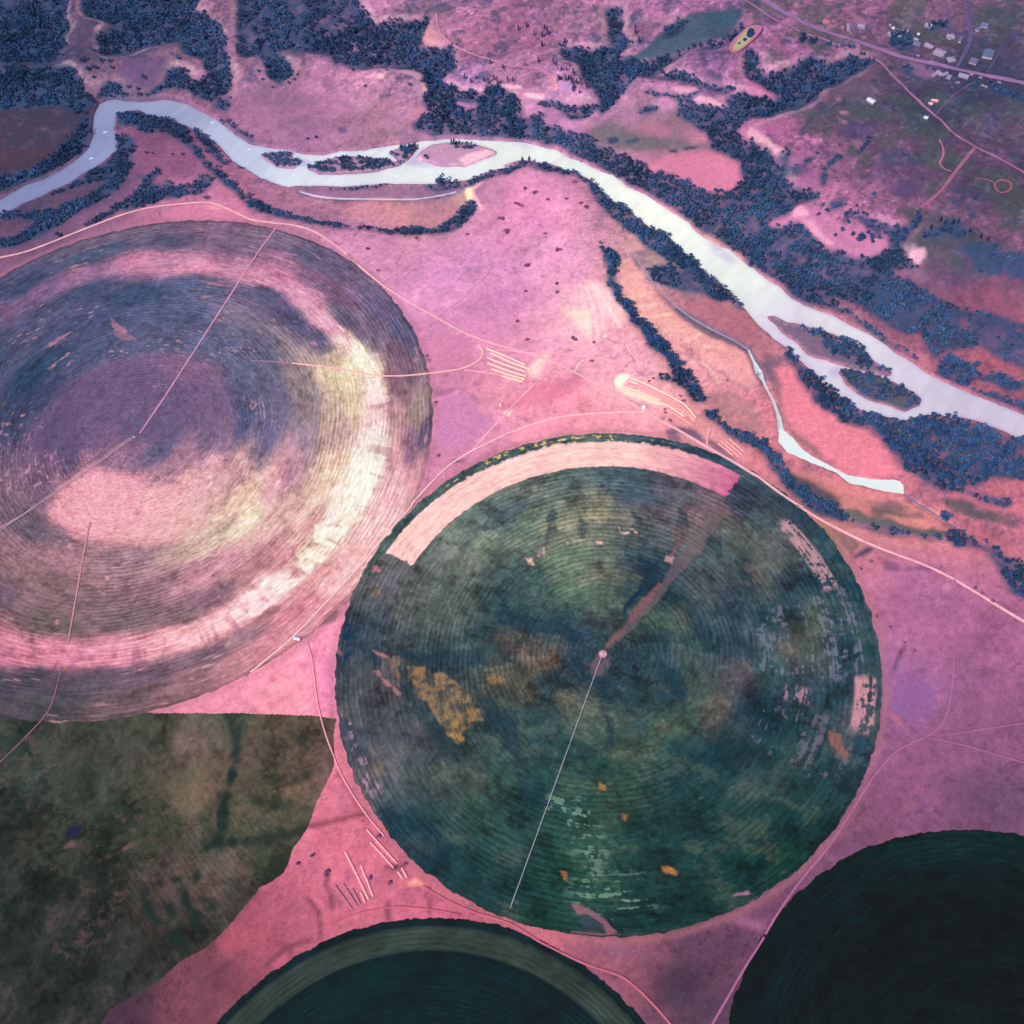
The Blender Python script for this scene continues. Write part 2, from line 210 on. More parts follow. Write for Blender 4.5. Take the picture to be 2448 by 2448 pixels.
ROADS = [  # (points, width in picture px, colour, label)
 (cat(F('-150,515'), t(0,0,'160,1830 300,1780 450,1720 600,1660 750,1600 900,1545 1050,1505 1200,1485 1400,1465 1520,1460 1620,1500 1750,1560'), t(600,0,'0,1592 150,1610 300,1625 450,1665 550,1730 650,1800 800,1932'), t(600,600,'670,0 800,130 950,250 1100,350 1300,460 1500,575 1650,640'), t(1200,600,'0,690 200,745 370,800 550,890 700,970 900,1080 1100,1200 1300,1310 1500,1430 1700,1540 1850,1640'), t(1800,600,'0,1600 100,1680 250,1790 400,1880'), t(1800,1200,'280,0 450,110 600,190 800,290 1000,370 1200,440 1400,530 1500,590 1650,680 1810,780 2200,1010')), 5.6, (242,178,192)),
 (cat(t(1800,1200,'1450,560 1500,640 1490,720 1460,950 1450,1200 1430,1400 1400,1560 1340,1650 1250,1700 1100,1760 1000,1810 930,1932'), t(1800,1800,'900,120 800,280 700,440 600,600 500,740 400,850 300,980 230,1080 150,1200 50,1380'), t(1200,1800,'1932,1260 1850,1400 1750,1550 1650,1730 1500,1990')), 4.6, (168,102,146)),
 (t(1800,1200,'1330,1690 1600,1650 1810,1620 2200,1560'), 4.5, (160,95,140)),
 (t(1800,1200,'1250,1700 1500,1750 1810,1840 2200,1960'), 4.5, (160,95,140)),
 (t(600,600,'300,812 600,845 900,905 1100,905 1300,885 1500,860 1620,820 1700,740 1640,680'), 4.6, (250,185,185)),
 (t(600,600,'0,795 150,800 300,812'), 3, (170,125,145)),
 (t(600,600,'480,930 700,935 900,912'), 3, (235,195,170)),
 (t(600,600,'1540,862 1700,880 1932,930'), 3.5, (245,175,195)),
 (cat(t(1200,600,'1030,1165 850,1165 600,1180 400,1200 200,1260 0,1335'), t(600,600,'1932,1280 1750,1370 1600,1440 1450,1530 1350,1620 1250,1730 1130,1860'), t(600,1200,'1190,0 1000,210 850,390 700,560 550,720 400,880 280,1000 150,1110 0,1230')), 3.4, (253,205,205)),
 (cat(t(600,600,'1600,1440 1750,1270 1870,1150'), t(1200,600,'30,1170 150,1050 250,950 370,840')), 3, (250,190,200)),
 (cat(t(0,600,'1010,1320 1200,1040'), t(0,600,'1870,0'), t(600,0,'180,1650')), 3.8, (208,146,176)),
 (cat(t(0,600,'960,1350 560,1640 175,1905'), F('-60,1030')), 3.6, (205,145,172)),
 (t(0,600,'900,1330 540,1600 175,1850'), 3.0, (150,105,135)),
 (t(0,1200,'650,150 600,400 540,750 490,1030'), 3.4, (205,140,155)),
 (t(0,1200,'450,1190 400,1380 370,1500 190,1700 0,1880'), 2.2, (160,110,125)),
 (cat(t(600,1200,'400,1010 430,1060 450,1200 470,1400 500,1550 560,1750 600,1830'), t(600,1800,'620,100 700,250 780,370 830,450 960,600')), 3.2, (250,165,185)),
 (cat(t(600,1800,'1240,960 1300,1000 1450,1090 1600,1150 1932,1250'), t(1200,1800,'200,1330 400,1430 600,1530 800,1590 900,1620 950,1680 1080,1800 1250,2000')), 4.5, (205,105,130)),
 (t(600,1800,'500,1270 720,1170 900,1130 1050,1105 1300,1130 1500,1170'), 3.5, (205,100,125)),
 (t(1800,0,'-150,-120 200,80 330,150 450,200 600,260 800,320 1000,385 1150,430 1400,485 1600,530 1800,570 2200,650'), 10.5, (150,108,158)),
 (t(1800,0,'-60,0 100,110 190,160 300,210 450,270 600,330 750,380 900,430 950,480 1050,590 1200,740 1320,840 1450,970 1600,1060 1700,1110 1800,1160 2200,1400'), 5, (165,108,150)),
 (t(1800,0,'1050,640 980,665 900,700'), 3, (105,78,110)),
 (t(1800,0,'1320,830 1360,780 1450,690 1560,610 1610,590'), 3.4, (110,80,120)),
 (t(1800,0,'1470,490 1530,380 1570,300 1575,260 1555,160 1550,-60'), 8, (92,82,128)),
 (t(1800,0,'1570,280 1460,230 1420,190 1400,60'), 6, (90,80,125)),
 (t(1800,0,'1690,530 1740,440 1790,360 1900,250'), 7, (80,72,112)),
 (t(1800,0,'720,285 750,210 760,170'), 5, (115,85,130)),
 (t(1800,0,'730,270 800,250 830,210 820,180'), 3.5, (110,82,125)),
 (t(1800,0,'825,315 835,240 860,190'), 4, (105,80,122)),
 (t(1800,0,'560,215 600,200 640,205 650,255'), 4, (120,88,132)),
 (t(1800,0,'1150,420 1190,360 1210,330'), 4.5, (100,78,118)),
 (t(1800,0,'1600,1070 1500,1190 1420,1300 1330,1410 1210,1500'), 7.5, (165,100,130)),
 (t(1800,0,'1430,1240 1380,1225 1345,1190 1350,1165 1375,1130 1370,1060 1345,1010'), 4.2, (175,105,135)),
 (t(1800,0,'1210,1500 1100,1460 900,1405'), 2.6, (140,90,125)),
 (t(1800,0,'1600,1290 1700,1300 1740,1320'), 4, (150,92,120)),
 (t(1800,0,'1740,1330 1760,1310 1800,1300 1850,1310 1870,1345 1850,1380 1800,1400 1760,1385 1740,1350 1745,1325'), 4.5, (150,92,120)),
 (cat(t(600,0,'1340,100 1340,180 1370,260 1450,320 1580,390 1700,425 1850,475'), t(1200,0,'30,475 200,490 330,520 360,560 375,640')), 4.0, (205,135,175)),
 (t(1200,600,'480,860 600,730 740,640 860,560'), 2.4, (250,170,200)),
 (t(1200,600,'870,590 900,680 940,750 990,800'), 2.4, (253,200,210)),
 (t(1200,600,'530,870 560,810 590,790'), 4, (253,205,210)),
 (t(1200,600,'-20,715 200,740 450,745 700,780 850,800'), 3.5, (250,175,200)),
 (t(1200,600,'1480,1400 1480,1340 1500,1280'), 5, (245,165,185)),
 (t(600,600,'1400,430 1500,370 1600,260 1690,200 1750,80'), 2.2, (235,160,205)),
]

# ------------------------------------------------------------------ heights (two passes, so that the outlines sit on the real surface)
def poly(px, amp=0, **k): return roughen(W(px), amp, **k)
up_noise = fbm(XX, YY, 190, 21, 5, .55)+.7*(.5-np.abs(fbm(XX, YY, 210, 25, 3, .4)))*2; gen_noise = fbm(XX, YY, 90, 31, 3)
for _pass in range(2):
    flood = blur(raster(poly(flood_px, 6)), 16); up = blur(raster(poly(upland_px, 14, size=70)), 46)
    river = raster(poly(river_px, 1.6)); isl = np.zeros_like(river)
    for q in islands_px: isl |= raster(poly(q, 2))
    wood = np.zeros_like(river)
    for w in woods[:18]+woods[30:40]: wood |= raster(poly(w[0], 5))
    wd = blur(wood, 12)
    land = -8.5*flood*(1-up)+up*(27+7*up_noise-15*wd)+.5*gen_noise*(1-up)
    rv = blur(river & ~isl, 3.0, 1)
    water_l = np.full_like(land, -11.5)
    def strip(pts, hw):                                   # ribbon mask round a line
        P = W(pts); m = np.zeros_like(river)
        for k_, (a, b) in enumerate(zip(P[:-1], P[1:])):
            d = (b-a)/max(1e-6, np.hypot(*(b-a))); n = np.array([-d[1], d[0]])*hw; e = d*hw*.5
            m |= raster(np.array([a-n-e, b-n+e, b+n+e, a+n-e]))
        return m
    chan = strip(chan_px, 1.9) | strip(creek_px[:8], 2.0) | strip(creek_px[7:11], 5.0) | strip(creek_px[10:], 4.2) | strip(outlet_px, 2.2)
    pond = raster(poly(pond_px, 1))
    ch = blur(chan | pond, 2.4, 1)
    islh = blur(isl, 4, 1)
    HG = land*(1-rv)+(-15.5)*rv
    HG = np.where(islh > 0, np.maximum(HG, HG*(1-islh)+(-9.8)*islh), HG)
    HG = HG-3.0*ch
# fields stay level
CIRC = {}
for nm, hub, R in (('f1', G([(321,1045)])[0], 519.9), ('f2', G([(1441,1564)])[0], 400.), ('f3', np.array([-236.6,18.7]), 353.2), ('f4', np.array([472.7,38.5]), 341.2)):
    CIRC[nm] = (hub, R)
    m = np.clip((np.hypot(XX-hub[0], YY-hub[1])-R)/25, 0, 1); HG = HG*fade(m)

# ------------------------------------------------------------------ colours of the ground, with part of a vignette painted in
def idw(x, y, P, C, p=3.2, soft=25):
    out = np.zeros(x.shape+(3,)); ws = np.zeros(x.shape)
    for (a, b), c in zip(P, C):
        w = 1/((x-a)**2+(y-b)**2+soft*soft)**(p/2); out += w[...,None]*c; ws += w
    return out/ws[...,None]
GC = '100,100,70,58,95 300,110,125,88,124 250,150,118,86,126 430,120,152,102,142 620,180,178,116,162 700,150,200,132,174 560,230,152,102,147 720,240,162,112,146 900,90,168,106,146 1000,60,156,96,140 1000,140,178,116,160 860,170,188,126,182 1100,170,198,132,187 1250,180,182,116,167 1350,110,152,96,151 1400,150,172,106,156 1240,240,140,105,130 1320,320,210,122,162 1480,260,168,96,147 1600,200,88,80,105 1750,200,68,66,96 1850,150,62,62,95 1700,320,112,76,116 1850,350,88,70,108 1560,440,194,118,168 1640,450,184,112,167 1450,150,166,100,150 1800,500,108,76,116 1850,570,152,86,126 1880,650,168,92,118 1700,560,120,85,120 700,450,206,134,180 850,520,218,142,198 1000,400,228,142,192 950,550,210,133,188 1050,500,228,152,197 1100,600,248,184,206 900,620,204,127,177 1000,640,228,147,187 1150,650,243,163,192 860,690,208,127,172 870,800,205,128,176 960,760,232,146,176 1050,760,238,137,172 1200,720,252,174,197 1100,780,243,152,177 1250,600,248,172,176 1300,700,247,162,180 1350,800,224,144,158 1250,480,205,152,156 1300,580,178,114,134 1420,600,176,106,127 1550,760,227,127,152 1600,830,237,132,157 1650,880,227,122,152 1500,900,216,126,146 1750,1000,216,130,141 1850,960,203,112,137 1600,960,190,120,128 1750,1080,172,101,151 1800,1200,166,96,146 1720,1300,152,96,150 1850,1350,138,82,128 1750,1450,142,82,127 1850,1480,104,70,106 1650,1550,128,77,113 1560,1620,118,72,107 1500,1750,112,67,101 1350,1800,98,62,92 1300,1880,80,56,80 1150,1800,152,86,112 1000,1740,194,98,123 850,1700,195,98,128 700,1700,198,102,132 650,1600,208,107,137 620,1480,218,117,147 550,1300,248,152,178 620,1200,243,142,182 625,1290,228,127,178 500,1780,168,82,108 400,1850,118,64,84 250,1900,70,46,66 80,1800,36,36,50 60,400,98,72,108 330,300,143,87,132 200,350,108,76,117 350,380,183,112,152 400,400,204,122,162 600,400,178,116,152 750,400,202,132,150 800,360,150,110,150 300,250,124,77,118'
gc = np.array([[float(v) for v in a.split(',')] for a in GC.split()])
gp = W(gc[:,:2]/0.78922); gcol = lin(gc[:,2:])*np.where((gc[:,0] > 1480) & (gc[:,1] < 600), .84, 1.)[:,None]
cx = np.linspace(X0-200, X1+200, 260); cy = np.linspace(Y0-200, Y1+200, 200)
CX, CY = np.meshgrid(cx, cy); CC = idw(CX, CY, gp, gcol)
def sample_c(x, y):
    fx = np.clip((x-cx[0])/(cx[1]-cx[0]), 0, len(cx)-1.001); fy = np.clip((y-cy[0])/(cy[1]-cy[0]), 0, len(cy)-1.001)
    i = fx.astype(int); j = fy.astype(int); u = (fx-i)[...,None]; v = (fy-j)[...,None]
    return (CC[j,i]*(1-u)+CC[j,i+1]*u)*(1-v)+(CC[j+1,i]*(1-u)+CC[j+1,i+1]*u)*v
wx = XX+28*fbm(XX, YY, 90, 41, 3); wy = YY+28*fbm(XX, YY, 90, 47, 3)
COL = sample_c(wx, wy)
n1 = fbm(XX, YY, 55, 51, 5, .62); n2 = fbm(XX, YY, 14, 61, 4, .65); n3 = fbm(XX+.6*YY, (YY-.6*XX)*2.6, 60, 71, 4, .6)
COL *= (1+.12*n1+.12*n2+.09*n3)[...,None]
spk = np.clip((fbm(XX, YY, 8, 75, 3, .7)-.46)*6, 0, 1)*np.clip(.5+fbm(XX, YY, 140, 77, 3), 0, 1); COL *= (1-np.array([.30, .34, .20])*spk[...,None])
spl = np.clip((fbm(XX, YY, 26, 79, 5, .7)-.30)*4, 0, 1); COL *= (1+np.array([.10, .13, .10])*spl[...,None])
def mixc(mask, c, op=1.0):
    global COL
    a = np.clip(mask*op, 0, 1)[...,None]; COL = COL*(1-a)+lin(c)*a
# dry scrub and grass mottling: strong on uplands and flood plain, weak on the grazed bench
sc = np.clip((fbm(XX, YY, 42, 81, 5, .68)-.12)*2.6, 0, 1)
darker = np.array([.40, .55, .78])
mm = (sc*np.clip(up*.85+flood*.42+.10, 0, .85))[...,None]; COL = COL*(1-mm)+(.55*COL*darker+.45*lin((74,80,108)))*mm
sc2 = np.clip((fbm(XX, YY, 9, 85, 3, .6)-.35)*3, 0, 1)*np.clip(up*.5+flood*.4, 0, .6); mm = sc2[...,None]; COL = COL*(1-mm)+(.5*COL*darker+.5*lin((60,70,104)))*.85*mm
gm = np.clip((fbm(XX, YY, 75, 86, 5, .66)-.02)*4, 0, 1)*np.clip(up*1.2, 0, 1)*(.25+.55*np.clip((XX-250)/500, 0, 1)); mixc(gm, (70,78,86), .85)
st4 = fbm((XX+YY)*.7, (XX-YY)*1.9, 60, 88, 5, .7); COL *= (1+.22*st4*np.clip(up+.4*flood, 0, 1))[...,None]
fl4 = np.clip((fbm(XX, YY, 13, 90, 4, .65)-.38)*5, 0, 1)*np.clip(up, 0, 1); COL = COL*(1+.45*fl4)[...,None]
dk4 = np.clip((fbm(XX, YY, 9, 92, 4, .7)-.30)*5, 0, 1)*np.clip(up+.5*flood, 0, 1); mixc(dk4, (52,62,96), .5)
gully = np.clip(1-np.abs(fbm(XX, YY, 150, 94, 4, .55))*10, 0, 1)*np.clip(up, 0, 1); mixc(gully*np.clip(.6+n2, 0, 1), (58,64,98), .6)
sc3 = np.clip((fbm(XX, YY, 5.5, 89, 2)-.25)*3, 0, 1)*(1-.6*up); COL *= (1-.10*sc3)[...,None]
trail = np.clip((1-np.abs(fbm(XX, YY, 120, 95, 4, .6))*9), 0, 1)*np.clip(fbm(XX, YY, 300, 97, 2)+.5, 0, 1)*(1-up); COL *= (1-.13*trail)[...,None]
gy_, gx_ = np.gradient(HG, GY, GX); slope = np.hypot(gx_, gy_)
pale = np.clip((slope-.20)*3.4, 0, .85)*np.clip(1-wd*1.6, 0, 1)*(rv < .1)*np.clip(up*1.6, 0, 1)*np.clip((blur(wood, 26)-.10)*5, 0, 1)
stri = .65+.35*fbm(XX, YY, 7, 87, 2)
mixc(pale*stri, (232,178,206), .85)
def patch(px, c, soft=3, op=1., amp=3, nz=0, size=22):
    m = blur(raster(poly(px, amp, size=size)), soft, 1)
    if nz: m = np.clip(m*(1+nz*fbm(XX, YY, 26, 93, 4, .6)), 0, 1)
    mixc(m, c, op)
T00, T60, T12, T18 = (lambda s: t(0,0,s)), (lambda s: t(600,0,s)), (lambda s: t(1200,0,s)), (lambda s: t(1800,0,s))
patch(T12('900,420 1000,380 1200,180 1350,100 1750,60 1700,190 1600,285 1400,320 1150,430 950,440'), (52,82,108), 6, .9)
patch(T12('600,960 800,860 1000,980 1250,1000 1400,1010 1520,1060 1480,1090 1300,1095 1000,1080 820,1080 700,1030'), (96,98,108), 10, .75, 6, .5)
patch(T12('760,990 850,990 840,1030 770,1040'), (45,65,100), 3, .9); patch(T12('890,1010 1000,990 990,1030 900,1040'), (60,82,105), 3, .9)
patch(T12('1200,1080 1270,1075 1270,1095 1210,1098'), (40,62,88), 3, .9); patch(T12('1310,1060 1410,1055 1390,1075 1320,1080'), (40,66,88), 3, .9)
patch(T12('1050,1200 1200,1110 1500,1100 1640,1140 1720,1220 1735,1310 1640,1375 1450,1360 1250,1260 1060,1245'), (212,122,162), 5, .8)
patch(T12('980,900 1080,870 1230,930 1200,985 1050,985'), (172,108,140), 5, .8)
patch(T12('410,600 490,600 500,660 440,670'), (170,130,200), 4, .8); patch(T12('345,540 375,540 400,650 365,655'), (240,160,165), 3, .85)
patch(T12('230,670 300,680 300,720 200,700 140,680'), (250,190,215), 3, .8); patch(T12('1260,620 1420,620 1400,650 1290,670'), (225,155,190), 3, .7)
patch(T12('1350,730 1440,680 1640,760 1630,795 1500,770'), (232,165,200), 3, .7, 4, .9)
patch(T60('1230,600 1290,600 1270,660 1235,665'), (252,190,215), 2, .9); patch(T60('870,535 960,535 960,560 880,565'), (240,185,205), 2, .8, 3, .9)
patch(T60('1100,500 1200,500 1240,560 1200,580 1080,520'), (222,160,190), 3, .7)
patch(T60('930,680 1000,675 1020,700 940,715'), (95,80,120), 2.5, .85); patch(T60('620,920 690,920 700,960 640,968'), (98,78,122), 2.5, .85)
patch(T60('1180,755 1215,755 1210,780 1190,780'), (105,82,125), 2.5, .85)
patch(T60('650,740 760,770 740,790 660,770'), (125,90,130), 4, .6); patch(T60('860,770 990,830 980,845 880,790'), (125,90,130), 4, .6)
patch(T60('850,980 950,940 1100,940 1130,970 950,985'), (120,98,122), 5, .6); patch(T60('1130,800 1260,740 1280,830 1180,870'), (190,125,150), 10, .6)
patch(T60('-100,660 400,670 700,740 400,760 -100,760'), (125,92,130), 10, .5, 6, .7)
patch(T60('1620,640 1660,630 1800,615 1950,620 1950,640 1800,630 1660,660'), (248,180,210), 2.5, .9)
patch(T60('1210,340 1250,200 1340,190 1400,300 1300,340'), (205,140,160), 8, .8)
patch(T60('1540,1355 1600,1345 1610,1400 1595,1450 1560,1445 1540,1400'), (255,236,200), 2, .9, 2.5); patch(T60('1450,1430 1540,1350 1560,1450 1530,1500 1480,1480'), (190,158,150), 4, .7)
patch(T60('1620,1310 1680,1310 1610,1370 1640,1450 1680,1520 1640,1500 1605,1440 1600,1350'), (252,185,212), 3, .8)
patch(T60('300,1350 800,1352 1250,1345 1500,1340 1600,1310 1500,1390 1350,1420 1000,1425 700,1425 450,1410'), (148,104,146), 3, .75, 4, .4)
patch(T60('540,1470 1350,1450 1530,1390 1540,1460 1470,1560 1300,1640 1000,1630 700,1560'), (205,135,152), 8, .5)
patch(T00('170,1500 400,1450 650,1400 780,1300 820,1260 700,1290 500,1380 200,1470'), (92,66,100), 4, .7)
patch(T00('-400,700 700,700 660,900 600,1100 200,1350 -400,1500'), (44,50,74), 10, .85, 6, .4); patch(T00('-200,1080 200,1070 430,1050 400,1150 200,1220 -200,1240'), (72,52,76), 5, .7)
patch(T00('900,430 1180,420 1190,520 1100,620 950,600 880,520'), (95,72,118), 8, .75)
patch(T00('1460,1490 1560,1485 1620,1510 1540,1515'), (252,200,205), 2, .9); patch(T00('1380,1465 1600,1470 1750,1540 1930,1590 1900,1605 1700,1580 1300,1590 1150,1560 1250,1500'), (215,125,165), 4, .7)
patch(t(1440,860,'480,265 330,250 210,340 240,420 260,510 330,470 400,370 490,290',7.43), (255,250,228), 1.2, 1, .8)
patch(t(1440,860,'300,480 600,560 1000,740 1000,800 600,700 350,600 280,540',7.43), (253,222,210), 4, .7)
patch(t(1120,780,'620,1520 700,1500 780,1435 795,1460 740,1540 690,1590',7.43), (255,235,225), 1, 1, .6)
patch(t(1120,780,'460,1370 560,1380 800,1400 780,1450 600,1500 500,1440',7.43), (190,125,150), 2, .8)
patch(t(1120,780,'1100,700 1250,560 1450,420 1450,580 1400,620 1330,800 1200,940 1060,900 1050,760',7.43), (254,212,215), 4, .75)
patch(t(780,1980,'1360,1010 1580,870 1700,980 1760,1060 1640,1010 1500,1010',7.43), (250,160,152), 1.2, .95, .8)
patch(t(600,600,'1330,1080 1500,1010 1620,1100 1700,1250 1640,1320 1450,1400 1340,1400 1320,1250'), (196,124,178), 6, .75)
patch(t(600,600,'1320,985 1520,985 1400,1040 1330,1050'), (150,95,140), 3, .7, 3, .7); patch(t(600,600,'1540,1010 1600,1040 1670,1110 1640,1100'), (165,95,140), 2, .7)
patch(t(600,600,'1250,700 1400,580 1600,640 1640,720 1560,820 1320,840'), (205,125,170), 6, .6)
patch(t(600,600,'1420,1500 1520,1505 1560,1520 1480,1530'), (115,80,95), 2, .8)
patch(t(600,600,'1250,740 1300,780 1290,800 1260,780'), (85,65,95), 2, .9); patch(t(600,600,'1320,1080 1350,1090 1340,1120'), (85,65,95), 2, .9)
patch(t(1200,600,'-50,1130 200,1000 480,900 650,950 500,1020 300,1100 0,1160'), (222,122,160), 8, .7); patch(t(1200,600,'400,950 560,890 600,910 500,950 380,1010'), (195,115,150), 4, .6)
patch(t(1200,600,'130,1180 200,1240 170,1240'), (150,80,120), 1.5, .8)
patch(t(1200,600,'1180,1290 1300,1270 1420,1290 1480,1400 1330,1330 1250,1310 1300,1390 1200,1370'), (95,78,115), 2.5, .85, 2); patch(t(1200,600,'1490,1350 1560,1380 1640,1460 1700,1500 1640,1490 1500,1410'), (110,82,115), 2.5, .85, 2)
patch(t(1440,860,'570,170 650,190 840,300 800,310 650,240',7.43), (165,100,145), 1.5, .85, 1); patch(t(1440,860,'1010,1010 1110,1020 1110,1080 1050,1070',7.43), (150,95,135), 1.2, .85, 1)
patch(t(1440,860,'1180,1040 1270,1090 1230,1150 1190,1110',7.43), (145,92,130), 1.2, .85, 1)
patch(t(1440,860,'0,290 100,230 380,240 380,260 120,250 0,310',7.43), (205,130,160), 1.5, .8, 1)
patch(t(1200,600,'600,230 760,250 900,420 860,560 780,520 740,380'), (253,205,215), 8, .65); patch(t(1200,600,'430,400 640,420 650,620 540,560'), (254,226,214), 8, .6)
for ln in ('600,240 660,400 700,640', '640,220 720,420 740,620', '560,240 600,420 640,640', '680,260 780,430 860,560'): mixc(blur(strip(t(1200,600,ln), 1.6), 2, 1), (255,220,220), .8)
patch(t(1200,600,'850,60 930,40 1050,250 1160,380 1400,560 1600,640 1750,740 1860,960 1760,1000 1500,800 1200,560 1000,460 860,320'), (250,172,176), 6, .6)
for ln in ('900,330 1060,310', '950,400 1140,380', '1000,480 1230,450', '1180,590 1320,620', '1090,560 1180,600', '1320,660 1440,600 1400,560', '1450,690 1600,700', '1300,760 1480,820 1560,950'): mixc(blur(strip(t(1200,600,ln), 1.8), 2, 1), (254,205,190), .7)
for ln in ('1180,590 1300,600 1290,640', '1270,720 1420,800 1500,900', '1500,700 1620,760', '1300,690 1350,740'): mixc(blur(strip(t(1200,600,ln), 1.5), 2, 1), (175,120,135), .7)
patch(t(1200,600,'940,0 1100,0 1300,150 1450,330 1320,340 1200,260 1050,200'), (128,105,130), 6, .75, 5, .5)
patch(t(1200,600,'1040,50 1100,20 1280,110 1340,130 1200,130'), (190,150,150), 3, .6)
patch(t(1200,600,'1240,380 1400,470 1600,570 1760,660 1850,780 1900,900 1880,960 1800,780 1700,690 1500,620 1350,520 1250,430'), (104,90,118), 3, .85)
patch(t(1200,600,'1300,350 1500,350 1680,420 1932,700 1932,820 1850,700 1700,640 1500,540 1350,440'), (176,104,130), 5, .75)
patch(t(1200,600,'1480,1000 1700,1020 1900,1200 1900,1340 1700,1280 1560,1180 1480,1100'), (170,120,130), 6, .7, 6, .9)
patch(t(1800,600,'60,740 200,760 230,800 150,850 200,950 150,960 90,860'), (110,85,110), 4, .7)
patch(t(1800,600,'170,830 290,850 340,960 450,1110 600,1250 820,1290 940,1420 1010,1520 1090,1620 900,1640 700,1590 500,1480 350,1330 220,1150'), (232,128,155), 4, .85)
patch(t(1800,600,'140,900 210,950 200,1150 300,1300 480,1450 520,1500 430,1450 300,1370 200,1230 150,1080'), (120,98,112), 4, .75)
patch(t(1800,600,'215,1580 400,1640 560,1720 630,1780 700,1932 480,1932 250,1760 190,1660'), (42,70,84), 4, .8)
patch(t(1800,600,'180,1540 400,1590 700,1680 1000,1770 1300,1900 1500,1932 650,1932 600,1760 350,1640'), (225,138,140), 6, .65)
patch(t(1800,600,'820,1790 1000,1800 1150,1860 1250,1932 850,1932'), (88,82,96), 5, .7, 5, .8)
patch(t(1800,1200,'640,40 760,60 850,110 1000,130 1200,190 1380,205 1480,232 1300,250 1000,205 860,165 740,150'), (72,94,100), 3, .85)
patch(t(1800,1200,'830,50 1000,60 1180,110 1100,130 950,110'), (95,88,98), 4, .7); patch(t(1800,1200,'930,90 1150,120 1300,150 1380,180 1250,180 1050,150'), (238,150,140), 3, .6)
patch(t(1800,600,'1340,1640 1500,1700 1810,1800 2050,1850 2050,1950 1810,1880 1600,1830 1450,1780'), (212,115,142), 4, .8); patch(t(1800,600,'1370,1800 1500,1790 1700,1870 1900,1900 1900,1980 1600,1950 1450,1880'), (52,78,92), 4, .8, 5, .6)
patch(t(1800,1200,'440,110 500,150 600,260 700,410 660,400 560,290'), (128,112,62), 2, .85); patch(t(1800,1200,'540,180 700,250 780,300 720,400 640,300'), (120,92,98), 3, .8)
patch(t(1800,1200,'720,400 830,320 880,330 860,360 740,410'), (68,60,92), 2, .9, 1.5)
patch(t(1800,1200,'940,420 1050,440 1060,490 960,480'), (120,72,115), 3, .75, 3, .8); patch(t(1800,1200,'1050,480 1250,470 1370,480 1300,500 1150,500'), (125,75,118), 3, .7)
patch(t(1800,1200,'1380,600 1430,590 1420,650 1380,655'), (205,130,175), 1.5, .9, 1)
patch(t(1800,1200,'1050,1290 1150,1240 1330,1340 1280,1430 1300,1520 1180,1600 1080,1580 960,1480 1000,1400'), (138,88,150), 4, .75)
patch(t(1800,1200,'960,1510 1060,1560 1120,1650 1020,1600'), (190,108,135), 3, .7)
mixc(blur(strip(t(1800,1200,'1020,1220 1050,1110 1100,1040'), 1.8), 2, 1), (75,45,80), .85)
for ln in ('1180,960 1100,1040', '1450,1310 1560,1210'): mixc(blur(strip(t(1800,1200,ln), 1.3), 2, 1), (115,65,105), .6)
patch(t(600,1200,'500,840 590,730 640,800 620,850 540,890 430,900'), (92,72,80), 2.5, .9, 1.5); patch(t(600,1200,'350,960 420,880 480,880 400,980 300,1010'), (150,88,110), 3, .6)
mixc(blur(strip(t(600,1200,'440,1060 470,1400 500,1540'), 2.6), 2, 1), (215,105,135), .7)
for q in ('350,1170 400,1190', '140,1275 185,1280', '120,1455 160,1465'): mixc(blur(strip(t(600,1200,q), 3), 2, 1), (215,110,145), .8)
mixc(blur(strip(t(600,1800,'420,530 600,490 760,450 850,440'), 4.5), 3, 1), (138,66,86), .85); mixc(blur(strip(t(600,1800,'620,130 700,260 780,400 830,430'), 3), 2, 1), (165,80,105), .8)
for ln in ('400,1040 480,1140 500,1250 500,1330', '980,1080 990,1200', '560,870 540,950 580,1050 590,1130', '1290,1060 1290,1160', '960,820 1050,835 1120,805', '1590,1080 1600,1160', '290,1400 290,1480', '430,1350 260,1400 100,1540'): mixc(blur(strip(t(600,1800,ln), 3), 3, 1), (110,58,78), .8)
patch(t(1200,1800,'600,1340 750,1400 850,1370 1000,1440 1150,1480 1000,1500 850,1470 700,1420'), (130,85,120), 4, .6, 4, .6); patch(t(1200,1800,'1580,1210 1750,1180 1932,1230 1870,1290 1750,1260'), (165,100,140), 4, .75)
patch(t(1200,1800,'1000,1560 1250,1500 1500,1560 1400,1750 1200,1800 1050,1720'), (58,42,66), 12, .6); patch(t(1200,1800,'780,1600 850,1600 800,1640'), (60,40,55), 2, .8)
patch(t(0,1800,'1560,1360 1700,1240 1760,1260 1740,1400 1640,1480'), (178,82,105), 6, .7); patch(t(1800,1800,'870,600 960,560 1000,600 940,650'), (125,72,95), 3, .7)
patch(t(1800,1800,'1050,370 1180,340 1190,390 1110,440'), (150,88,120), 3, .7); patch(t(1800,0,'1130,1810 1250,1780 1260,1840 1200,1932 1140,1900'), (222,165,200), 3, .85, 4)
patch(T18('280,1530 340,1460 440,1480 520,1540 640,1600 700,1640 800,1650 1000,1780 950,1820 800,1880 600,1810 450,1690 350,1610 100,1640 90,1590 240,1570'), (192,116,166), 4, .8); patch(T18('290,1500 350,1480 400,1550 300,1560'), (235,160,200), 3, .85); patch(T18('350,1590 420,1580 500,1690 580,1760 540,1770 430,1680'), (222,150,190), 3, .8)
patch(T18('-30,900 60,960 150,1040 240,1080 250,1110 190,1150 100,1050 -30,990'), (228,165,198), 3, .75, 4, .6)
patch(T18('200,1200 300,1120 400,1130 360,1200 250,1240'), (170,105,155), 4, .7); patch(T18('300,1290 480,1200 480,1390 330,1360'), (160,95,150), 6, .8)
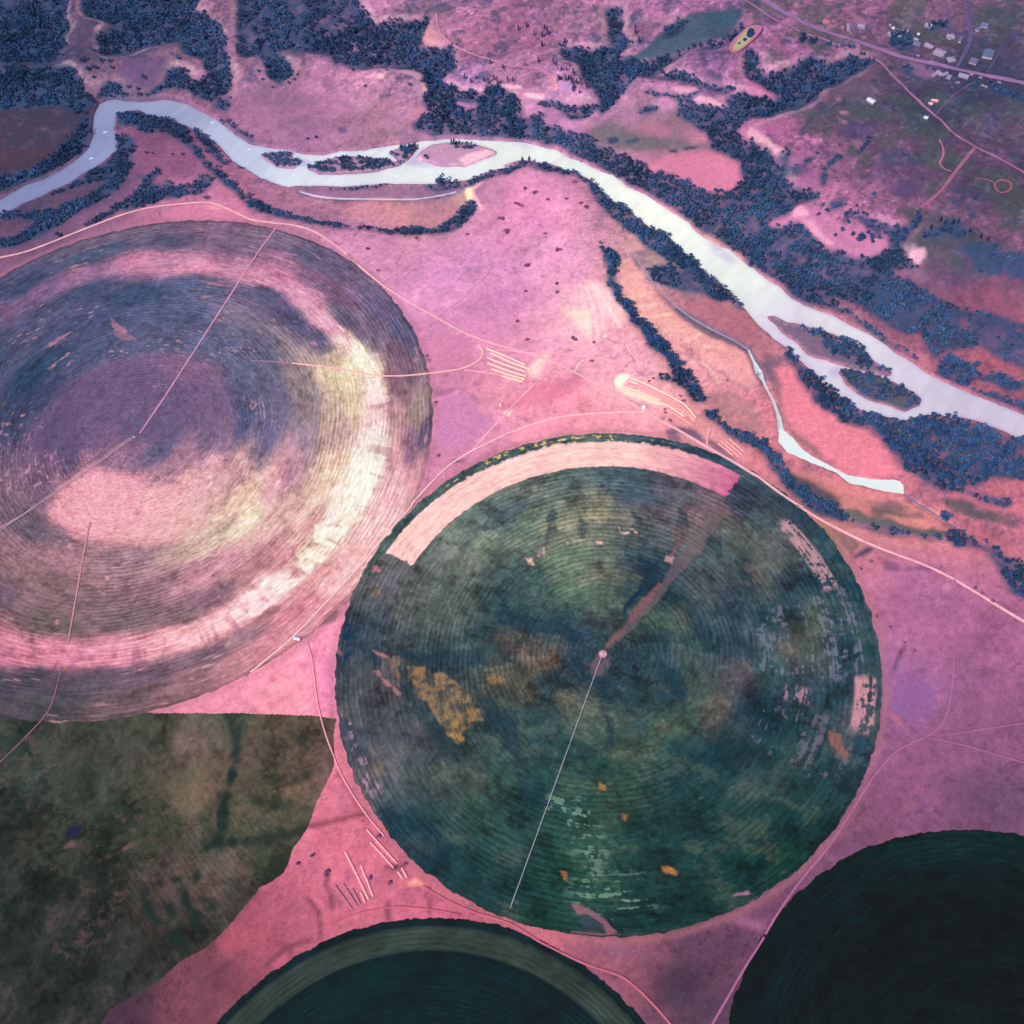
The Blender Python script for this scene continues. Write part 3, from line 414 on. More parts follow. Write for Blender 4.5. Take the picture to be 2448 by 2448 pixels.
patch(T18('1080,460 1150,440 1290,490 1340,500 1290,570 1180,540 1120,500'), (128,92,138), 2, .9, 1.5)
patch(T18('-30,560 100,620 160,700 100,730 -30,720'), (190,112,165), 4, .8)
patch(T18('540,640 700,560 850,590 830,660 700,700 560,720'), (105,80,105), 8, .6); patch(T18('600,780 700,750 960,760 1000,850 800,880 700,860'), (75,78,85), 10, .6, 6, .6)
for q, c in (('600,710 630,700 640,720 610,735', (165,115,150)), ('620,800 670,800 690,820 640,825', (180,115,150)), ('640,870 680,870 690,900 650,900', (195,125,155)), ('690,990 780,1010 800,1040 730,1050', (140,95,125)), ('860,935 880,935 870,955', (190,130,150))): patch(T18(q), c, 2, .9, 1.5)
patch(T18('650,880 900,870 900,960 700,1020 600,960'), (72,58,105), 6, .7); patch(T18('1000,1330 1150,1300 1220,1400 1100,1440 1000,1400'), (78,66,115), 8, .6)
for ln in ('760,1290 900,1240 1050,1130', '820,1330 1000,1180', '1100,1400 1300,1250'): mixc(blur(strip(T18(ln), 3), 4, 1), (85,70,110), .5)
wcol = np.clip(blur(wood | sum([raster(poly(w[0], 4)) for w in woods[18:30]+woods[40:]]).astype(bool), 6, 1), 0, 1)
mixc(wcol*np.clip(.9+.3*n2, 0, 1), (48,70,114), .92)
mixc(blur(river, 5, 1)*np.clip(1-rv*2, 0, 1), (200,150,190), .6)
for q in islands_px[:1]+islands_px[3:4]: mixc(blur(raster(poly(q, 2)), 2, 1), (190,140,185), .8)
mixc(blur(raster(poly(T60('1500,1150 1560,1110 1700,1080 1780,1110 1650,1150 1550,1190'), 1)), 2, 1), (248,190,215), .9)
mixc(blur(raster(poly(T60('1180,1160 1240,1115 1250,1170 1400,1180 1500,1175 1480,1192 1300,1175'), 1)), 2, 1), (235,180,220), .8)
mixc(blur(raster(poly(islands_px[5], 2)), 2, 1), (70,78,100), .9); mixc(blur(raster(poly(islands_px[4], 2)), 2, 1), (95,85,118), .8)
mixc(blur(raster(poly(t(1800,600,'850,1000 900,990 960,1030 930,1040'), 1)), 2, 1), (120,95,120), .8)
# a trampled margin round the big circles
for nm, c in (('f2', (170,105,120)), ('f1', (175,110,140))):
    hub, R = CIRC[nm]; d = np.hypot(XX-hub[0], YY-hub[1])-R
    mixc(np.clip(1-np.abs(d-5)/9, 0, 1), c, .5)
COL = np.clip(COL*np.array([1.06, 1.08, .97]), .003, .8)

# ------------------------------------------------------------------ materials
def newmat(name):
    m = bpy.data.materials.new(name); m.use_nodes = True; nt = m.node_tree
    return m, nt, nt.nodes['Principled BSDF']
def colmat(name, scales=((.35,.16),(.06,.12)), rough=.95, attr='Col', polar=False, spec=.15):
    m, nt, b = newmat(name); N = nt.nodes; L = nt.links
    a = N.new('ShaderNodeAttribute'); a.attribute_name = attr; cur = a.outputs['Color']
    if polar:
        pa = N.new('ShaderNodeAttribute'); pa.attribute_name = 'polar'; vec = pa.outputs['Vector']
    else:
        g = N.new('ShaderNodeNewGeometry'); vec = g.outputs['Position']
    for sc_, amp in scales:
        n = N.new('ShaderNodeTexNoise'); n.inputs['Scale'].default_value = sc_; n.inputs['Detail'].default_value = 3
        if polar and sc_ > 0: L.new(vec, n.inputs['Vector'])
        else: L.new(vec, n.inputs['Vector'])
        mr = N.new('ShaderNodeMapRange'); mr.inputs[1].default_value = .25; mr.inputs[2].default_value = .75
        mr.inputs[3].default_value = 1-amp; mr.inputs[4].default_value = 1+amp; L.new(n.outputs['Fac'], mr.inputs[0])
        mx = N.new('ShaderNodeVectorMath'); mx.operation = 'SCALE'; L.new(cur, mx.inputs[0]); L.new(mr.outputs[0], mx.inputs['Scale']); cur = mx.outputs[0]
    L.new(cur, b.inputs['Base Color']); b.inputs['Roughness'].default_value = rough; b.inputs['Specular IOR Level'].default_value = spec
    return m
def flat(name, c, rough=.8, var=.12, scale=.8, spec=.3):
    m, nt, b = newmat(name); N = nt.nodes; L = nt.links
    n = N.new('ShaderNodeTexNoise'); n.inputs['Scale'].default_value = scale; n.inputs['Detail'].default_value = 4
    g = N.new('ShaderNodeNewGeometry'); L.new(g.outputs['Position'], n.inputs['Vector'])
    r = N.new('ShaderNodeValToRGB'); c = lin(c)
    r.color_ramp.elements[0].position = .3; r.color_ramp.elements[1].position = .7
    r.color_ramp.elements[0].color = (*np.clip(c*(1-var*1.6), 0, 1), 1); r.color_ramp.elements[1].color = (*np.clip(c*(1+var), 0, .85), 1)
    L.new(n.outputs['Fac'], r.inputs[0]); L.new(r.outputs[0], b.inputs['Base Color'])
    b.inputs['Roughness'].default_value = rough; b.inputs['Specular IOR Level'].default_value = spec
    return m
MG = colmat('pink_earth', ((.30,.17),(.10,.13)))
MF = colmat('crop_rows', ((1.0,.22),(2.2,.18)), polar=True)
MW = colmat('silty_water', ((.02,.03),(.006,.03)), rough=.28, spec=.5)
MR = colmat('packed_dirt', ((.4,.10),(.09,.08)))

def mesh_from(name, V, Fq, mat, col=None, parent=None, tri=False, polar=None, smooth=False, link=True):
    me = bpy.data.meshes.new(name); n = len(V); f = len(Fq); k = Fq.shape[1]
    me.vertices.add(n); me.vertices.foreach_set('co', np.ascontiguousarray(V, np.float32).ravel())
    me.loops.add(f*k); me.loops.foreach_set('vertex_index', np.ascontiguousarray(Fq, np.int32).ravel())
    me.polygons.add(f); me.polygons.foreach_set('loop_start', np.arange(0, f*k, k, dtype=np.int32))
    try: me.polygons.foreach_set('loop_total', np.full(f, k, np.int32))
    except Exception: pass
    if smooth: me.polygons.foreach_set('use_smooth', np.ones(f, bool))
    me.update(calc_edges=True)
    if col is not None:
        a = me.attributes.new('Col', 'FLOAT_COLOR', 'POINT'); a.data.foreach_set('color', np.concatenate([col, np.ones((n, 1))], 1).astype(np.float32).ravel())
    if polar is not None:
        a = me.attributes.new('polar', 'FLOAT_VECTOR', 'POINT'); a.data.foreach_set('vector', polar.astype(np.float32).ravel())
    me.materials.append(mat)
    if not link: return me
    o = bpy.data.objects.new(name, me); scene.collection.objects.link(o)
    if parent: o.parent = parent
    return o
def gridfaces(nj, ni, keep=None):
    J, I = np.meshgrid(np.arange(nj-1), np.arange(ni-1), indexing='ij'); a = J*ni+I
    q = np.stack([a, a+1, a+ni+1, a+ni], -1).reshape(-1, 4)
    return q if keep is None else q[keep.reshape(-1)]
V = np.stack([XX, YY, HG], -1).reshape(-1, 3)
prop(mesh_from('ground', V, gridfaces(len(GY), len(GX)), MG, COL.reshape(-1, 3), smooth=True), 'dry pink grassland, bluffs and river flats', kind='structure')

# ------------------------------------------------------------------ water
def patchgrid(name, P, res, zf, cf, mat, pad=0, smooth=True):
    gx = np.arange(P[:,0].min()-pad-res, P[:,0].max()+pad+res, res); gy = np.arange(P[:,1].min()-pad-res, P[:,1].max()+pad+res, res)
    m = raster(P, gx, gy)
    if pad:
        k = int(pad/res)
        for ax in (0, 1):
            mm_ = m.copy()
            for s_ in range(-k, k+1): mm_ |= np.roll(m, s_, ax)
            m = mm_
    c = m[:-1,:-1] & m[1:,:-1] & m[:-1,1:] & m[1:,1:]
    X, Y = np.meshgrid(gx, gy); q = gridfaces(len(gy), len(gx), c)
    used, inv = np.unique(q, return_inverse=True); q = inv.reshape(-1, 4)
    x = X.ravel()[used]; y = Y.ravel()[used]
    return mesh_from(name, np.stack([x, y, zf(x, y)], 1), q, mat, cf(x, y), smooth=smooth)
WC = '60,350,128,132,176 190,270,138,146,188 300,210,152,158,194 450,300,190,194,222 600,330,222,226,236 800,320,228,230,233 1000,290,234,238,234 1250,400,250,252,240 1400,520,234,238,232 1600,620,222,219,226 1850,780,206,194,216 1500,650,218,205,226 1700,720,215,205,225'
wc = np.array([[float(v) for v in a.split(',')] for a in WC.split()]); wp = W(wc[:,:2]/0.78922)
barm = np.zeros_like(river)
for q in bars_px: barm |= raster(poly(q, 3))
barb = blur(barm, 7, 1); shore = blur(river & ~isl, 7, 1)
riff_glints = W(cat(t(600,0,'1015,1275 1050,1278'), t(1200,0,'545,1165 735,1255 1070,1420 1460,1800 1560,1832 1575,1838'), t(0,0,'660,1155 765,965 1540,895 1800,1090'), t(1800,600,'90,260')))  # white spots on riffles: glints painted into the water colour
def watercol(x, y):
    c = idw(x, y, wp, lin(wc[:,2:]), 3, 60)
    s = np.clip((.93-bil(shore, x, y))*2.2, 0, 1)*.5; b = bil(barb, x, y)*.8
    s = np.clip(np.maximum(s, b)*(1+.5*fbm(x, y, 40, 103, 3)), 0, .9)[:,None]
    c = c*(1-s)+c*np.array([.72,.60,.86])*s
    for q in riff_glints: c = c+(.75-c)*np.clip(1.4-np.hypot((x-q[0])/3.4, (y-q[1])/2.2)+.5*fbm(x, y, 5, 105, 2), 0, .8)[:,None]
    return np.clip(c*(1+.08*fbm(x+y, (y-x)*3.5, 70, 101, 4, .65))[:,None], 0, .8)
prop(patchgrid('river', W(river_px), 3., lambda x, y: np.full_like(x, -11.5), watercol, MW, pad=10), 'pale silty river winding past wooded islands', kind='structure')
def constcol(c): return lambda x, y: np.repeat(lin(c)[None], len(x), 0)
prop(patchgrid('pond', W(pond_px), 2., lambda x, y: hz(x, y)*0+pondz, constcol((226,234,234)), MW, pad=4) if not globals().update(pondz=float(np.median(bil(land, *W(pond_px).T)))-1.0) else 0, 'long pale pond', kind='structure')
def ribbon(name, px, wpx, col, mat, dz=.35, wm=None, closed=False, world=None):
    P = W(px) if world is None else world
    # smooth and resample
    d = np.concatenate([[0], np.cumsum(np.hypot(*np.diff(P, axis=0).T))]); n = max(4, int(d[-1]/3.5)); s = np.linspace(0, d[-1], n)
    x = np.interp(s, d, P[:,0]); y = np.interp(s, d, P[:,1]); k = 9 if n > 40 else 3
    xp = np.pad(x, k, mode='reflect', reflect_type='odd'); yp = np.pad(y, k, mode='reflect', reflect_type='odd'); ker = np.hanning(2*k+3)[1:-1]; ker /= ker.sum()
    x = np.convolve(xp, ker, 'valid'); y = np.convolve(yp, ker, 'valid')
    tx = np.gradient(x); ty = np.gradient(y); l = np.hypot(tx, ty); nx = -ty/l; ny = tx/l
    dist = np.sqrt(x*x+y*y+CAMH**2); hw = (np.interp(s/s[-1], np.linspace(0, 1, len(wm)), wm)/2 if isinstance(wm, list) else wm/2 if wm else wpx*np.median(dist)/FPX/2)*(1+.16*fbm(s, s*0, 16, 111, 3))
    cols = np.linspace(-1, 1, 5); XR = x[:,None]+nx[:,None]*hw[:,None]*cols; YR = y[:,None]+ny[:,None]*hw[:,None]*cols
    Z = hz(XR, YR)+dz
    c = np.repeat(lin(col)[None], XR.size, 0)*(1+.07*fbm(XR.ravel(), YR.ravel(), 12, 113, 3))[:,None]*(1-.10*(np.tile(cols, n) == 0))[:,None]
    return mesh_from(name, np.stack([XR, YR, Z], -1).reshape(-1, 3), gridfaces(n, 5), mat, np.clip(c, 0, .8), smooth=True)
for q, wm, c in ((chan_px, 3.4, (196,196,220)), (creek_px[:8], 2.3, (150,150,185)), (creek_px[7:], [3,5,11,11,9,4.5,3.2,4.5,7,9], (205,212,224)), (outlet_px, 2.4, (110,112,155))):
    o = ribbon('stream', q, 0, c, MW, dz=1.2, wm=wm); prop(o, 'narrow pale side channel of the river', kind='structure')

# ------------------------------------------------------------------ crop circles: polar grids, crop colours with some centre glow and edge darkening painted in
def ctl(*groups):
    P = []; C = []
    for ox, oy, s in groups:
        for a in s.split():
            v = [float(q) for q in a.split(',')]; P.append((ox+v[0]/3.01875, oy+v[1]/3.01875)); C.append(v[2:])
    return G(np.array(P)), lin(np.array(C))
def pmask(X, Y, px, amp=5):
    P = roughen(G(px), amp, 14); res = 1.3
    gx = np.arange(P[:,0].min()-6, P[:,0].max()+6, res); gy = np.arange(P[:,1].min()-6, P[:,1].max()+6, res); m = raster(P, gx, gy).astype(float)
    m = (m+np.roll(m,1,0)+np.roll(m,-1,0)+np.roll(m,1,1)+np.roll(m,-1,1))/5
    i = ((X-gx[0])/res).round().astype(int); j = ((Y-gy[0])/res).round().astype(int); ok = (i > 0) & (i < len(gx)-1) & (j > 0) & (j < len(gy)-1)
    o = np.zeros(X.shape); i = i.clip(0, len(gx)-1); j = j.clip(0, len(gy)-1); o[ok] = m[j[ok], i[ok]]; return o
def circle(name, key, ctlp, ctlc, nr, nth, th0, th1, extra=None, ring=(.35,.25), ar=9., at=42., label='', p=3.4, warp=9, R=None, org=0, rowp=0, rowa=.2):
    hub, RR = CIRC[key]; R = R or RR
    r = np.linspace(2, R, nr); th = np.linspace(th0, th1, nth); TH, RD = np.meshgrid(th, r)
    X = hub[0]+RD*np.cos(TH); Y = hub[1]+RD*np.sin(TH); arc = RD*TH
    rw = RD+warp*fbm(X, Y, 40, 121, 5, .7)*.8; tw = TH+(warp*1.8*fbm(X, Y, 45, 127, 5, .7))/np.maximum(RD, 40)
    cr_ = np.hypot(*(ctlp-hub).T); ct = np.arctan2(*(ctlp-hub).T[::-1])
    out = np.zeros(X.shape+(3,)); ws = np.zeros(X.shape)
    for a, b, c in zip(cr_, ct, ctlc):
        dth = (tw-b+math.pi) % (2*math.pi)-math.pi
        w = (.05 if (c[0]-c[2] > .035 and key == 'f2') else 1)/(((rw-a)/ar)**2+(np.minimum(rw, a)*dth/at)**2+.35)**(p/2); out += w[...,None]*c; ws += w
    C = out/ws[...,None]
    if org:
        out = np.zeros(X.shape+(3,)); ws = np.zeros(X.shape)
        for (a, b), c in zip(ctlp, ctlc):
            w = (.12 if c[0]-c[2] > .03 else 1)/((X-a)**2+(Y-b)**2+30.**2)**1.6; out += w[...,None]*c; ws += w
        sm = out/ws[...,None]; C = C*(1-org)+sm*org
        lum = C.mean(-1, keepdims=True); C = (C*.86+lum*.14)*np.array([.84, 1.13, .99])
        pn = fbm(X+.5*Y, Y-.2*X, 46, 143, 6, .72); dn = 1-np.abs(fbm(X, Y, 75, 145, 5, .6))*7
        tan = np.clip((pn-.22)*5, 0, 1)[...,None]; C = C*(1-.5*tan)+(C*1.15+lin((62,58,40)))*.5*tan
        C = C*(1-.38*np.clip((-pn-.15)*4, 0, 1)-.25*np.clip(dn, 0, 1))[...,None]
    if rowp:
        ph = RD/rowp*2*math.pi+2.2*fbm(RD*.6, TH*R/10, 12, 147, 3); am = np.clip(.55+.9*fbm(X, Y, 70, 149, 3), .1, 1.2)
        C = C*(1+rowa*am*np.sin(ph))[...,None]
    # rows: long thin arcs of slightly different growth
    s1 = fbm(RD*1.0, TH*R/6, 6.5, 131, 3, .65); s2 = fbm(RD, TH*R/3.5, 20, 137, 3, .6); s3 = fbm(X, Y, 16, 139, 4, .7); s4 = fbm(X, Y, 5, 141, 3, .7)
    C = C*np.clip(1+ring[0]*.8*s1+ring[1]*.6*s2+.20*s3+.22*s4, .25, 1.9)[...,None]
    if extra: C = extra(C, X, Y, RD, TH, hub, R)
    jr = 2.4*fbm(TH*R, TH*0, 14, 163, 4, .65)*np.clip((RD/R-.96)/.04, 0, 1); X = X+jr*np.cos(TH); Y = Y+jr*np.sin(TH)
    Z = hz(X, Y)+(.35 if key == 'f1' else .7)+(.13 if key in ('f3','f4') else 0)+.05*np.clip((R-RD)/3, 0, 1)
    pol = np.stack([RD*.30, np.cos(TH)*R/26, np.sin(TH)*R/26], -1)
    return prop(mesh_from(name, np.stack([X, Y, Z], -1).reshape(-1, 3), gridfaces(nr, nth), MF, np.clip(C, .002, .8).reshape(-1, 3), polar=pol.reshape(-1, 3), smooth=True), label, 'field', kind='stuff')
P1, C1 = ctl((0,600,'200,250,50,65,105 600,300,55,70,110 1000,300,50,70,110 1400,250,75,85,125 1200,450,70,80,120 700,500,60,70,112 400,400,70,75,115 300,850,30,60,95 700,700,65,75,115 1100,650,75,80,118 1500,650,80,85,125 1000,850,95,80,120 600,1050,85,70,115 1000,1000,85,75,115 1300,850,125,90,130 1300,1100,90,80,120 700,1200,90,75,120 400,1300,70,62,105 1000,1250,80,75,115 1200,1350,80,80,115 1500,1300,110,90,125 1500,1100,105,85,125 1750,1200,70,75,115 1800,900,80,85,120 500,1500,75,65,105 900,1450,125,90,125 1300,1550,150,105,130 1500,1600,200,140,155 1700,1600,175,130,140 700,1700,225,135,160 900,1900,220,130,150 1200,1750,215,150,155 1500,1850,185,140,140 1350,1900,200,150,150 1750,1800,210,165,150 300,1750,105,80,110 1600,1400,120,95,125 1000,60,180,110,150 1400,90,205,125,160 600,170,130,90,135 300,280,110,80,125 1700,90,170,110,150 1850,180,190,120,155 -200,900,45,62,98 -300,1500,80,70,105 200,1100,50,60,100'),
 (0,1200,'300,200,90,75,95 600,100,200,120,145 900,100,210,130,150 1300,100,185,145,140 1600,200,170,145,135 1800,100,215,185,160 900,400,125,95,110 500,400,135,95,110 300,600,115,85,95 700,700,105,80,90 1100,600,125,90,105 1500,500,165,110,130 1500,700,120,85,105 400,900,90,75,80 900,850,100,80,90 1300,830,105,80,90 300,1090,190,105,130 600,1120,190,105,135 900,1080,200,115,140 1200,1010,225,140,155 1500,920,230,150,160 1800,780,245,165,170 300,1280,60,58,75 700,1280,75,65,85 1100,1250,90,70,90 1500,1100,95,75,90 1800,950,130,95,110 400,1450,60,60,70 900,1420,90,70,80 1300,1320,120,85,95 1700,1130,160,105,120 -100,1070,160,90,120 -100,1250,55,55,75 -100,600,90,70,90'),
 (600,600,'100,300,75,75,115 300,500,75,72,115 500,650,85,78,115 200,200,185,110,150 400,330,195,125,165 550,520,215,145,175 700,650,235,180,185 780,740,250,235,195 870,900,245,215,190 890,1050,245,190,195 880,1200,235,170,185 880,1350,250,205,200 860,1500,253,235,205 800,1650,253,228,200 700,1800,250,225,200 200,50,150,95,135 500,100,95,80,120 500,250,120,85,125 700,350,110,80,120 900,400,95,80,120 900,600,105,90,120 1100,600,85,80,118 1100,800,110,80,110 1050,950,125,90,110 1050,1150,165,120,130 1200,1150,150,125,125 1250,1300,100,80,115 1150,1400,130,90,125 1200,1550,185,125,140 1050,1550,215,150,160 1000,1750,225,155,165 100,750,85,85,120 300,900,130,115,125 600,800,192,168,145 600,950,208,184,155 700,900,228,206,168 600,1150,175,148,138 750,1100,205,178,150 400,1100,130,115,125 200,1100,95,90,125 100,1300,90,85,125 400,1350,135,115,135 650,1350,180,145,145 300,1550,170,120,145 600,1550,215,175,155 150,1700,195,135,145 500,1750,205,165,150 680,500,85,75,110 780,600,100,85,115'),  # cream points: pale stubble, with a warm central glow painted in
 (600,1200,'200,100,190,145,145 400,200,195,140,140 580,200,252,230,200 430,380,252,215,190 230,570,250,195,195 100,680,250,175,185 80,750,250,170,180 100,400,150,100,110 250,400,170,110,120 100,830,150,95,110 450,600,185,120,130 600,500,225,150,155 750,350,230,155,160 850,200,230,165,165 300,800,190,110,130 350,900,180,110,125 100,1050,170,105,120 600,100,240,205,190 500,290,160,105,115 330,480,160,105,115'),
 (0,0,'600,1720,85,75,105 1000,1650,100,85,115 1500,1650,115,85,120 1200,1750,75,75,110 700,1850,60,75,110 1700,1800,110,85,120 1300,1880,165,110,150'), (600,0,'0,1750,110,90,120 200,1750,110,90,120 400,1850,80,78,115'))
def ang(d): return (d+math.pi) % (2*math.pi)-math.pi
def f1x(C, X, Y, RD, TH, hub, R):
    rho = RD/R
    # ragged bright stubble flecks and washed-out wheel lines
    fl = np.clip((fbm(RD*1.1, TH*R/5, 5, 151, 3)-.6)*4, 0, 1)*np.clip((fbm(X, Y, 60, 153, 2)+.1)*1.5, 0, 1)
    C = C*(1-.4*fl[...,None])+lin((215,150,165))*.4*fl[...,None]
    row = fbm(RD, TH*R/8, 6, 155, 3, .65); fine = fbm(X, Y, 6, 159, 3, .65)
    def pmix(C, px, ox, oy, c, op=.85, amp=5, k=0.):
        m = np.clip(pmask(X, Y, t(ox, oy, px), amp)*(op+k*row+.25*fine), 0, 1)[...,None]; return C*(1-m)+lin(c)*(1+.12*row+.12*fine)[...,None]*m
    m = pmask(X, Y, t(0, 600, '350,1800 500,1680 640,1600 720,1580 900,1640 1100,1700 1300,1720 1500,1780 1450,1932 1300,2050 1150,2090 1000,2110 850,2105 600,2065 450,2000 350,1900'), 8)
    mk = max(1, int(9/(R/C.shape[0])))
    for _ in range(3):
        q_ = np.cumsum(np.pad(m, ((mk+1, mk), (0, 0)), mode='edge'), 0); m = (q_[2*mk+1:]-q_[:-2*mk-1])/(2*mk+1)
        q_ = np.cumsum(np.pad(m, ((0, 0), (13, 12)), mode='edge'), 1); m = (q_[:,25:]-q_[:,:-25])/25
    m = (m*np.clip(.62+.25*row+.25*fine, 0, 1))[...,None]; C = C*(1-m)+lin((226,142,155))*(1+.12*row+.12*fine)[...,None]*m
    for q, c in (('470,170 700,190 590,330 450,290', (253,230,200)), ('400,340 540,390 510,440 380,400', (253,222,192)), ('330,430 420,420 460,480 420,520 310,455', (252,212,190)), ('180,560 340,550 340,600 240,660 140,600', (250,195,195)), ('-40,650 130,630 120,680 0,730', (250,180,185)), ('20,725 170,710 60,790 0,800', (250,175,180)), ('620,20 760,0 700,140 600,130', (252,225,200))): C = pmix(C, q, 600, 1200, c, .85, 2, .2)
    for q, c in (('820,1380 950,1370 940,1500 800,1480', (252,222,205)), ('790,1510 930,1520 900,1640 760,1620', (254,238,208)), ('750,1640 890,1660 850,1790 690,1750', (254,236,208)), ('830,1100 960,1090 965,1220 830,1230', (240,180,182)), ('720,700 790,700 880,800 900,900 840,960 800,800', (253,240,200)), ('200,240 300,260 450,380 560,520 650,600 600,600 480,470 330,320', (205,135,168))): C = pmix(C, q, 600, 600, c, .8, 3, .3)
    for q in ('800,480 990,640 930,640 830,620', '1430,330 1580,320 1470,345', '1420,210 1520,220 1680,255 1560,250', '300,710 430,620 540,570 400,670', '350,1470 400,1450 370,1540 390,1600'): C = pmix(C, q, 0, 600, (150,100,135), .8, 2, .3)
    for q in ('0,640 160,560 460,380', '0,1250 150,1270 300,1330'): pass
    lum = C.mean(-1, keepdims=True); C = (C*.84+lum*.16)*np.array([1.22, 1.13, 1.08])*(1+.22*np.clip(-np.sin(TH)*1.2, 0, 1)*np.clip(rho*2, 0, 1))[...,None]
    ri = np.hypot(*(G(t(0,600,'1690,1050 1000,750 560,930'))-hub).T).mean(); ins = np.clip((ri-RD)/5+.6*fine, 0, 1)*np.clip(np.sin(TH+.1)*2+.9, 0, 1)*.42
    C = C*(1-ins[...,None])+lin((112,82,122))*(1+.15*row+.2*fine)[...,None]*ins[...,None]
    lowr = np.clip((np.cos(TH-math.radians(-20))+.35), 0, 1)
    for k in range(1, 9):
        a = np.exp(-((RD-k*57.)/1.5)**2)*(.10+.22*lowr)*np.clip(.8+row, 0, 1); C = C*(1-a[...,None])+lin((215,170,160))*C.mean(-1, keepdims=True)/.25*a[...,None]
    # grass gullies cutting the pale ring
    g = np.clip((fbm(TH*R*.9, RD*.25, 17, 157, 3)-.38)*3, 0, 1)*np.exp(-((rho-.835)/.045)**2)
    C = C*(1-.6*g[...,None])+lin((120,80,112))*.6*g[...,None]
    C = C/(1+np.maximum(C-.5, 0)*.9)
    return C*(1-.35*np.clip((rho-.985)/.012, 0, 1))[...,None]
circle('crop_field', 'f1', P1, C1, 430, 1500, -math.pi, math.pi, f1x, ring=(.30,.20), label='large round field of cut mauve and pink stubble at the left', ar=9, at=24, p=4.6, warp=8, rowp=6.8, rowa=.19)

